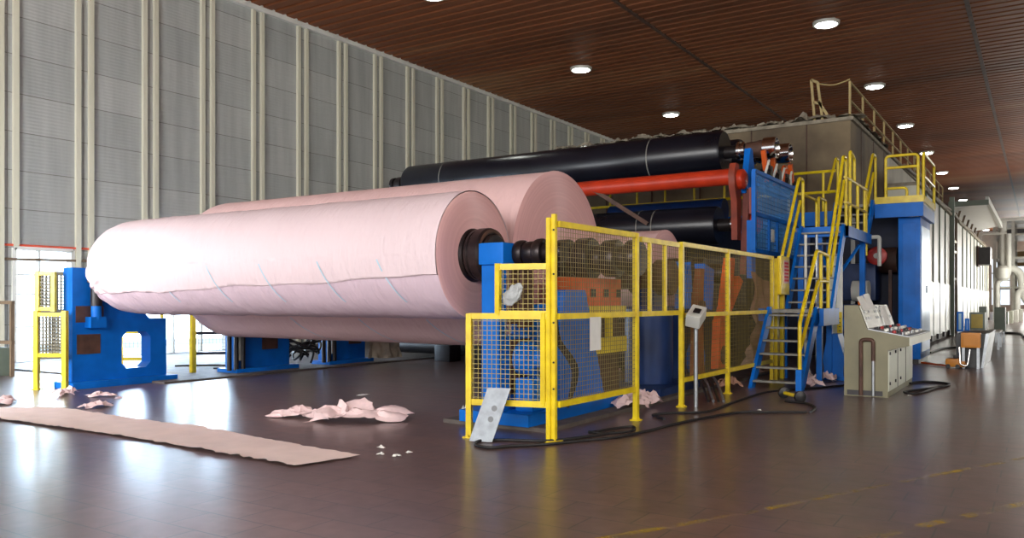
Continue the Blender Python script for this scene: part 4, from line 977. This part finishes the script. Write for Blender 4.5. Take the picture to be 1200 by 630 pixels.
mb = MB(); mb.bx(cx1 + .32, cx1 + .33, cy0, cy1, .86, 1.0); mb.build('desk_edge', BEIGEL, t)
dn = V((.12, 0, 1)).normalized()
def desk(f, g): # f across the slope 0..1 from back to front
    return V((cx0 + .36 + (cx1 + .32 - cx0 - .36) * f, cy0 + (cy1 - cy0) * g, 1.12 - .12 * f))
mb = MB(); a, b, c, d = desk(.02, .01), desk(.98, .01), desk(.98, .99), desk(.02, .99); mb.prism([a, b, c, d], (0, 0, .012)); mb.build('desk_plate', STEEL, t)
bc = [BLACK, WHITEP, RED, STEEL, BLACK, WHITEP]
for k in range(34):
    p = desk(.15 + .22 * (k % 4) + .04 * random.random(), .05 + .93 * (k // 4) / 9 + .02 * random.random())
    mb = MB(); mb.cyl(p + V((0, 0, .01)), p + V((0, 0, .055)), .02 + .012 * random.random(), 10); mb.build('button', bc[k % 6], t)
# back panel face with papers
def back(f, g, off=.004): return V((cx0 + .36 - .14 * f + off, cy0 + (cy1 - cy0) * g, 1.12 + .40 * f + off))
mb = MB(); mb.prism([back(.03, .02), back(.97, .02), back(.97, .98), back(.03, .98)], (.012, 0, .004)); bp_ = mb.build('instrument_panel', WHITEP, t, label='white instrument panel')
GG = mat('grey_gauges', (.2, .22, .24), .4)
for r_ in (.35, .62, .8):
    for k in range(14):
        if random.random() < .75:
            g = .05 + k * .065; mb = MB(); mb.prism([back(r_, g, .02), back(r_ + .1, g, .02), back(r_ + .1, g + .035, .02), back(r_, g + .035, .02)], (.006, 0, .002)); mb.build('gauge', GG, bp_)
mb = MB(); rail_tube(mb, [(cx0 + .46, cy0 - .035, .02), (cx0 + .46, cy0 - .035, .93)], .026); mb.build('conduit', STEEL, t)
mb = MB(); rail_tube(mb, [(cx0 + .27, cy0 - .035, .02), (cx0 + .27, cy0 - .035, .95), (cx0 + .46, cy0 - .035, .95), (cx0 + .46, cy0 - .035, .6)], .032, .06); mb.build('conduit', RUST, t, label='dark rusty conduit loop')
mb = MB(); mb.bx(cx0 + .05, cx0 + .6, cy0 - .015, cy0, 0.02, .1); mb.build('conduit_clamp', DARK, t)
mb = MB(); mb.lathe((cx0 + .1, 15.75, 1.52), (0, 0, 1), [(0, .06), (.04, .07), (.1, .06), (.13, .03)], 18); mb.build('beacon_light', BEACON, t, label='orange beacon light')
for k, (g, f, h, w, lab) in enumerate(((.03, .72, .22, .28, 'white paper sticking up at the left of the console panel'), (.2, .70, .26, .22, 'second white paper stuck up beside the first on the console'), (.5, -.12, .36, .26, 'white paper resting in the middle of the console desk'))):
    a = back(f, g, .03 + .012 * k); mb = MB(); d = V((-.12, .05, h)); e = V((.05, w, .03)); mb.quad([a, a + e, a + e + d, a + d]); mb.build('paper_note', PAPERW, None, lab, 'paper')
# cables at console
def cable(name, pts, r, label, m=CABLE, cat='cable'):
    mb = MB(); mb.tube(smooth_path([fl(u, v) + V((0, 0, r)) for u, v in pts], 8), r, 8); return mb.build(name, m, None, label, cat)
cable('power_cable', ((1066, 450), (1085, 448), (1113, 451), (1090, 456), (1060, 460), (1075, 462), (1100, 454)), .02, 'black cable looped on the floor right of the console')
cable('power_cable', ((950, 484), (955, 479), (945, 474), (920, 471)), .02, 'short black cable end with a plug near the stair foot')
cable('power_cable', ((945, 484), (900, 484), (860, 485), (800, 496), (760, 506), (720, 514), (690, 517), (640, 522), (600, 524), (575, 526), (558, 523), (562, 518), (590, 517), (640, 518), (680, 514), (720, 508)), .017, 'long black cable running from the fence front to the stairs')
cable('power_cable', ((690, 508), (720, 503), (742, 501), (740, 506), (710, 509), (690, 507)), .015, 'coiled black cable loop in front of the tall side mesh panel')
cable('power_cable', ((778, 492), (765, 487), (790, 485), (830, 483), (860, 472), (900, 460), (950, 456), (990, 452)), .017, 'black cable running under the fence towards the console')
t = thing('cable_coupler', 'black plug coupler with pale ring on the floor before the stairs', 'plug', fl(908, 469))
a = fl(917, 466); b = fl(936, 471)
mb = MB(); mb.lathe(a + V((0, 0, .09)), (b - a), [(0, .03), (.02, .09), (.07, .09), (.09, .03)], 20); mb.build('wheel', BLACK, t)
mb = MB(); mb.lathe(b + V((0, 0, .09)), (b - a), [(0, .03), (.02, .09), (.07, .09), (.09, .03)], 20); mb.build('wheel', BLACK, t)
mb = MB(); mb.cyl(a + V((0, 0, .09)), b + V((0, 0, .09)), .03, 12); mb.build('axle', YEL, t)
mb = MB(); mb.lathe(a + V((0, 0, .09)) - (b - a).normalized() * .01, (b - a), [(0, .05), (.015, .05)], 16); mb.build('hub_cap', WHITEP, t)
for k in range(4):
    a = fl(815 + 6 * k, 455); b = fl(830 + 6 * k, 471)
    mb = MB(); mb.tube(smooth_path([a + V((0, 0, .25)), (a + b) / 2 + V((0, 0, .22)), b + V((0, 0, .02))], 6), .022); mb.build('hose_pipe', STEEL if k % 2 else DARK, None, ('bent steel pipe' if k % 2 else 'bent dark pipe') + ' leaning out below the double mesh panel, ' + ('leftmost of four', 'second from left', 'third from left', 'rightmost of four')[k], 'pipe', 'bent pipes under the fence')

# ================================================================== PAPER ON THE FLOOR
def strip():
    mb = MB(); L = [(0, 492), (50, 499), (100, 506), (167, 516), (220, 525.5), (270, 534), (310, 541), (345, 547.5)]
    R_ = [(0, 478.4), (67, 478.4), (120, 486), (180, 494), (234, 501), (300, 513), (356, 523), (423, 535)]
    a_ = smooth_path([fl(*p) for p in L], 10); b_ = smooth_path([fl(*p) for p in R_], 10)
    d = (a_[0] - a_[10]).normalized(); G = []
    for i, (p, q) in enumerate(zip(a_, b_)):
        row = []
        for j in range(13):
            f = j / 12; x = p.lerp(q, f)
            z = .012 + .018 * abs(noise.noise(V((x.x * 1.4, x.y * .8, 2)))) + .02 * abs(noise.noise(V((x.x * 6, x.y * 3, 5)))) + .02 * (1 if j in (0,) else 0) * abs(noise.noise(V((x.x * 5, 0, 0))))
            row.append(mb.bm.verts.new((x.x + .02 * noise.noise(V((x.x * 9, j, 0))), x.y + (.05 * noise.noise(V((x.x * 7, j, 3))) if j in (0, 12) else 0), z)))
        G.append(row)
    G = [[v for v in r] for r in G]
    # carry the strip on past the frame edge
    ext = [mb.bm.verts.new((v.co.x - 1.2, v.co.y - .3, .02)) for v in G[0]]; G.insert(0, ext)
    for p, q in zip(G, G[1:]):
        for j in range(12): mb.bm.faces.new((p[j], p[j + 1], q[j + 1], q[j])).smooth = True
    return mb.build('paper_strip', PINKP, None, 'long flat strip of pink paper laid across the floor', 'paper')
strip()
c = fl(415, 492); crumple('crumpled_paper', (c.x, c.y, .005), 1.25, .5, .27, PINKSC, 'large crumpled pale pink paper on the floor in front of the rolls', seed=2.2, rot=.62)
c = fl(350, 488); crumple('crumpled_paper', (c.x, c.y, .005), .75, .3, .13, PINKSC, 'flat pink paper piece touching the left of the large crumpled heap', seed=5.4, rot=.5)
for k, (u, v, s_, h, lab) in enumerate(((72, 463, .38, .14, 'crumpled scrap at the foot of the left yellow fence'), (80, 460, .3, .13, 'small scrap beside the base of the blue stand with the hole'), (120, 464, .42, .08, 'pink scrap in front of the blue stand base'), (113, 477, .42, .12, 'pale scrap just behind the pink strip'), (140, 467, .14, .04, 'tiny scrap right of the pink scrap by the blue stand'), (4, 472, .5, .12, 'pink scrap at the left frame edge behind the strip'),
        (447, 525, .1, .03, 'tiny white scrap, uppermost of the four right of the strip'), (446, 533, .08, .03, 'tiny white scrap nearest the tip of the pink strip'), (465, 535, .09, .03, 'tiny white scrap, lowest of the four right of the strip'), (479, 531, .07, .03, 'tiny white scrap, rightmost of the four right of the strip'),
        (425, 463, .25, .02, 'flat pale scrap behind the large crumpled paper'), (420, 474, .2, .02, 'flat pale scrap close behind the large crumpled paper'), (890, 481, .07, .02, 'tiny white scrap beside the long black cable'), (1066, 464, .06, .03, 'tiny white scrap on the floor right of the console'), (548, 488, .18, .2, 'white crumple behind the left foot of the front fence'))):
    c = fl(u, v); crumple('paper_scrap', (c.x, c.y, .004), s_, s_ * .6, h, PINKSC if k < 6 else PAPERW, lab, seed=k * 2.3 + 1, rot=.5 * k, nx=14, ny=10)
for k, (x, yy, z, s_, lab) in enumerate(((-5.15, 11.6, .05, .6, 'pink scrap on the plinth below the short barred panel'), (-5.0, 10.9, .06, .5, 'pale scrap on the plinth behind the tall side panel post'), (-3.95, 16.9, .01, .55, 'pink crumple behind the foot of the lowest stair flight'), (-3.62, 15.9, .01, .45, 'pink scrap right of the stair foot'), (-3.6, 17.0, .01, .4, 'pale scrap under the low landing'), (-4.75, 14.5, .05, .5, 'dusty scrap below the middle post of the double mesh panel'))):
    crumple('paper_scrap', (x, yy, z), s_, s_ * .6, .22, PINKSC if k != 5 else BROWNP, lab, seed=k * 3.3 + 20, rot=.8 * k, nx=16, ny=12)

# ================================================================== FAR RIGHT EQUIPMENT
def cab(name, label, cat, u0, u1, v0, v1, Y, depth, m, legs=False, m2=None):
    a = pY(u0, v1, Y); b = pY(u1, v0, Y); t = thing(name, label, cat, (a.x, Y, 0))
    mb = MB(); mb.bx(a.x, b.x, Y, Y + depth, a.z, b.z, .015); mb.build('case', m, t)
    if legs:
        for x in (a.x + .05, b.x - .05):
            mb = MB(); mb.bx(x - .03, x + .03, Y + .05, Y + .11, 0, a.z); mb.build('leg', STEEL, t)
    mb = MB(); mb.bx(a.x + .05, b.x - .05, Y - .012, Y, a.z + .05, b.z - .05); mb.build('front_panel', m2 or m, t)
    return t
t = cab('orange_box', 'ochre orange box on legs at the end of the steel trough', 'box', 1126, 1149, 390, 407, 22.0, .3, OBOX, True)
mb = MB(); rail_tube(mb, [(-1.62, 21.95, .5), (-1.6, 21.9, .1), (-1.45, 21.9, .06), (-1.4, 21.95, .45)], .025, .08); mb.build('steel_hose', CHROME, t)
t = thing('steel_trough', 'grey sheet metal trough slanting away behind the ochre orange box', 'trough', (-1.3, 23.5, 0))
a = fl(1126, 430); b = fl(1156, 431)
mb = MB(); mb.prism([(-1.72, 22.4, 0), (-1.2, 22.4, 0), (-1.1, 22.4, .8), (-1.72, 22.4, .8)], (0, 3.2, 0)); mb.build('shell', mat('dark_sheet_metal', (.07, .07, .07), .45, metal=.4, var=.3), t)
mb = MB(); mb.prism([(-1.2, 22.38, 0), (-1.15, 22.38, 0), (-1.03, 22.38, .82), (-1.1, 22.38, .82)], (0, 3.3, 0)); mb.build('edge_flange', STEEL, t)
cab('blue_control_panel', 'larger bright blue control box at the left of the far consoles', 'control box', 1121, 1129, 365, 388, 25.5, .2, BLUE, True, TAPE)
cab('blue_control_panel', 'smaller bright blue control box beside the larger one', 'control box', 1130.5, 1136, 373, 388, 25.0, .15, BLUE, True, TAPE)
cab('grey_console', 'grey console with two yellow framed windows behind the ochre box', 'console', 1136, 1154, 366, 386, 27.5, .8, GREENG, True, mat('ochre_frame', (.5, .36, .05), .5))
cab('grey_console', 'dark grey green console block right of the yellow framed console', 'console', 1147, 1156, 359, 385, 30, .8, GREENG, True)
cab('grey_console', 'farther grey green cabinet desk by the white pipes', 'console', 1165, 1178, 360, 388, 36, 1, GREENG, True)
t = thing('white_table', 'low table with white papers between the far consoles', 'table', (-1.2, 31, 0))
a = pY(1156, 388, 31); b = pY(1172, 386, 31)
mb = MB(); mb.bx(a.x, b.x, 31, 33, .55, .6); mb.build('tabletop', WHITEP, t)
for x in (a.x + .05, b.x - .05):
    for yy in (31.1, 32.9): mb = MB(); mb.bx(x - .03, x + .03, yy - .03, yy + .03, 0, .55); mb.build('leg', STEEL, t)
t = thing('floor_machine', 'small yellow floor machine left of the ochre orange box', 'floor machine', fl(1120, 431))
c = fl(1120, 431)
mb = MB(); mb.box(c + V((-.05, 0, .13)), (.32, .3, .2), None, .06); mb.box(c + V((.14, 0, .1)), (.14, .2, .14), None, .03); mb.build('body', OBOX, t)
mb = MB(); mb.box(c + V((0, 0, .26)), (.1, .06, .08), None, .02); mb.build('handle', DARK, t)
mb = MB()
for dx in (-.15, .05): mb.cyl(c + V((dx, -.17, .05)), c + V((dx, -.13, .05)), .05, 12)
mb.build('wheel', BLACK, t)
mb = MB(); mb.tube(smooth_path([fl(1112, 430) + V((0, 0, .03)), fl(1095, 428) + V((0, 0, .03)), fl(1080, 426) + V((0, 0, .03))]), .025); mb.build('orange_hose', ORANGE2, None, 'orange hose running from the blue cabinet foot to the yellow floor machine', 'hose')
cable('power_cable', ((1090, 414), (1105, 409), (1125, 408), (1126, 412)), .03, 'dark cable on the floor by the shiny lower hood panels')
cable('power_cable', ((1162, 395), (1175, 391), (1195, 392), (1200, 396)), .05, 'dark cable across the floor at the right edge')
# pipe tower
t = thing('pipe_tower', 'white tower of pipes and ladders far down the hall', 'pipework', (-2, 80, 0))
for x in (-3.2, -1.9, -.6):
    for yy in (78, 86): mb = MB(); mb.bx(x - .12, x + .12, yy - .12, yy + .12, 0, 8.2); mb.build('post', WHITEP, t)
for z in (2.6, 5.0, 6.9, 8.1):
    mb = MB(); mb.bx(-3.3, -.5, 77.9, 86.1, z, z + .15); mb.build('deck', WHITEP, t)
for z in (3.2, 3.7, 5.6, 6.0, 7.4, 7.8):
    mb = MB(); mb.bx(-3.25, -.5, 77.85, 77.95, z, z + .08); mb.build('rail', WHITEP, t)
for (pts, r) in (([(-2.6, 77.5, 8), (-2.6, 77.5, 4.4), (-1.4, 77.5, 4.0), (-1.2, 77.5, 2), (-.3, 77.5, .4)], .28), ([(-3.0, 77.2, 0), (-3.0, 77.2, 3.2), (-2.2, 77.2, 3.6), (-2.2, 77.2, 7)], .2), ([(-1.6, 77.3, 0), (-1.6, 77.3, 2.4), (-.4, 77.3, 2.6)], .22), ([(-.9, 77.0, 8), (-.9, 77.0, 5)], .2)):
    mb = MB(); mb.tube(round_corners(pts, .5), r, 12); mb.build('pipe', WHITEP, t)
mb = MB(); mb.lathe((-2.6, 77.2, 3.2), (0, 0, 1), [(0, .3), (.2, .5), (1, .5), (1.2, .3)], 18); mb.build('vessel', WHITEP, t)
mb = MB(); mb.bx(-3.3, -2.5, 75.5, 76.8, 4.2, 5.6); mb.build('fan_box', DARK, None, 'dark fan box hanging at the end of the far pale hood section', 'fan box') if False else mb.bm.free()
t = thing('vent_box', 'dark box duct at the end of the far pale hood', 'duct', (-3, 60, 3.8))
mb = MB(); mb.bx(-3.36, -2.7, 60, 62, 3.9, 5.0); mb.build('box', DARK, t)
mb = MB(); mb.bx(-3.42, -3.36, 59.9, 62.1, 3.8, 5.1); mb.build('flange', RUST, t)
t = thing('white_gantry', 'white roof gantry frame above the far pipes', 'gantry', (-1.5, 66, 0))
for x in (-4.2, -3.6): 
    mb = MB(); mb.beam((x, 66, 5.4), (x + .2, 66, 7.3), .12, .12); mb.build('upright', WHITEP, t)
mb = MB(); mb.bx(-4.2, -.6, 65.9, 66.1, 7.1, 7.3); mb.build('beam', WHITEP, t)
mb = MB(); mb.bx(-4.2, -2.0, 65.9, 66.1, 6.2, 6.3); mb.build('beam', WHITEP, t)
t = cab('tan_partition', 'tan partition board at the far right end of the hall', 'partition', 1180, 1210, 294, 312, 110, .3, TAN)
mb = MB(); mb.bx(-3, 6, 100, 101, 8.2, 9.4); mb.build('cross_beam', mat('grey_beam', (.3, .3, .33), .6), None, 'grey overhead cross beam near the far end of the hall', 'beam')
for k in range(5):
    x = -2.6 + .9 * k
    cab('far_cabinet', 'pale cabinet in the far row, ' + ('leftmost', 'second from left', 'middle', 'second from right', 'rightmost')[k], 'cabinet', 1170 + 6 * k, 1175 + 6 * k, 366 - k, 380, 62 + 3 * k, 1, (WHITEP, GREENG, BEIGEL, WHITEP, GREYW)[k])

# ================================================================== LIGHT
w = bpy.data.worlds.new('world'); sc.world = w; w.use_nodes = True
w.node_tree.nodes['Background'].inputs[0].default_value = (0.82, 0.90, 1.0, 1); w.node_tree.nodes['Background'].inputs[1].default_value = 1.3
def area(name, loc, target, sx, sy, power, col):
    l = bpy.data.lights.new(name, 'AREA'); l.shape = 'RECTANGLE'; l.size = sx; l.size_y = sy; l.energy = power; l.color = col
    o = bpy.data.objects.new(name, l); COL.objects.link(o); o.location = loc
    o.rotation_euler = (V(target) - V(loc)).to_track_quat('-Z', 'Y').to_euler(); return o
area('window_light_behind', (-3, -12, 6.5), (-9, 12, 2.5), 16, 6, 3700, (1.0, 0.97, 0.93))
area('fill_light_right', (13.5, 8, 6), (-6, 16, 2.5), 20, 5, 1900, (1.0, 0.95, 0.88))  # added fill lamp, the right wall has no windows
area('door_light_left', (-21.6, 11.4, 1.5), (-10, 9, 0.6), 1.0, 2.6, 420, (0.62, 0.80, 1.0))
area('door_light_middle', (-21.6, 14.0, 1.5), (-10, 9.5, 0.6), 0.9, 2.6, 380, (0.62, 0.80, 1.0))
area('door_light_inner', (-21.6, 16.4, 1.5), (-10, 10, 0.6), 0.7, 2.6, 300, (0.62, 0.80, 1.0))
area('fill_light_wall', (-15.5, 1.5, 3.0), (-22, 13, 2.2), 3, 3, 850, (0.93, 0.97, 1.0))  # unseen fill lamp added to brighten the lower left wall
area('far_window_light', (4, 133, 5), (-2, 60, 1), 16, 6, 5500, (1.0, 0.98, 0.92))
area('fill_light_aisle', (13, 55, 3.5), (-3.5, 45, 3), 50, 5, 5000, (1.0, 0.98, 0.9))  # added fill lamp, set low to brighten hood side and canopy
sun = bpy.data.lights.new('sun', 'SUN'); sun.energy = 30; sun.angle = .02; so = bpy.data.objects.new('sun', sun); COL.objects.link(so)
so.rotation_euler = V((-0.6, 0, -0.8)).to_track_quat('-Z', 'Y').to_euler()
sc.view_settings.view_transform = 'Standard'
sc.view_settings.look = 'None'
sc.view_settings.exposure = 0.0
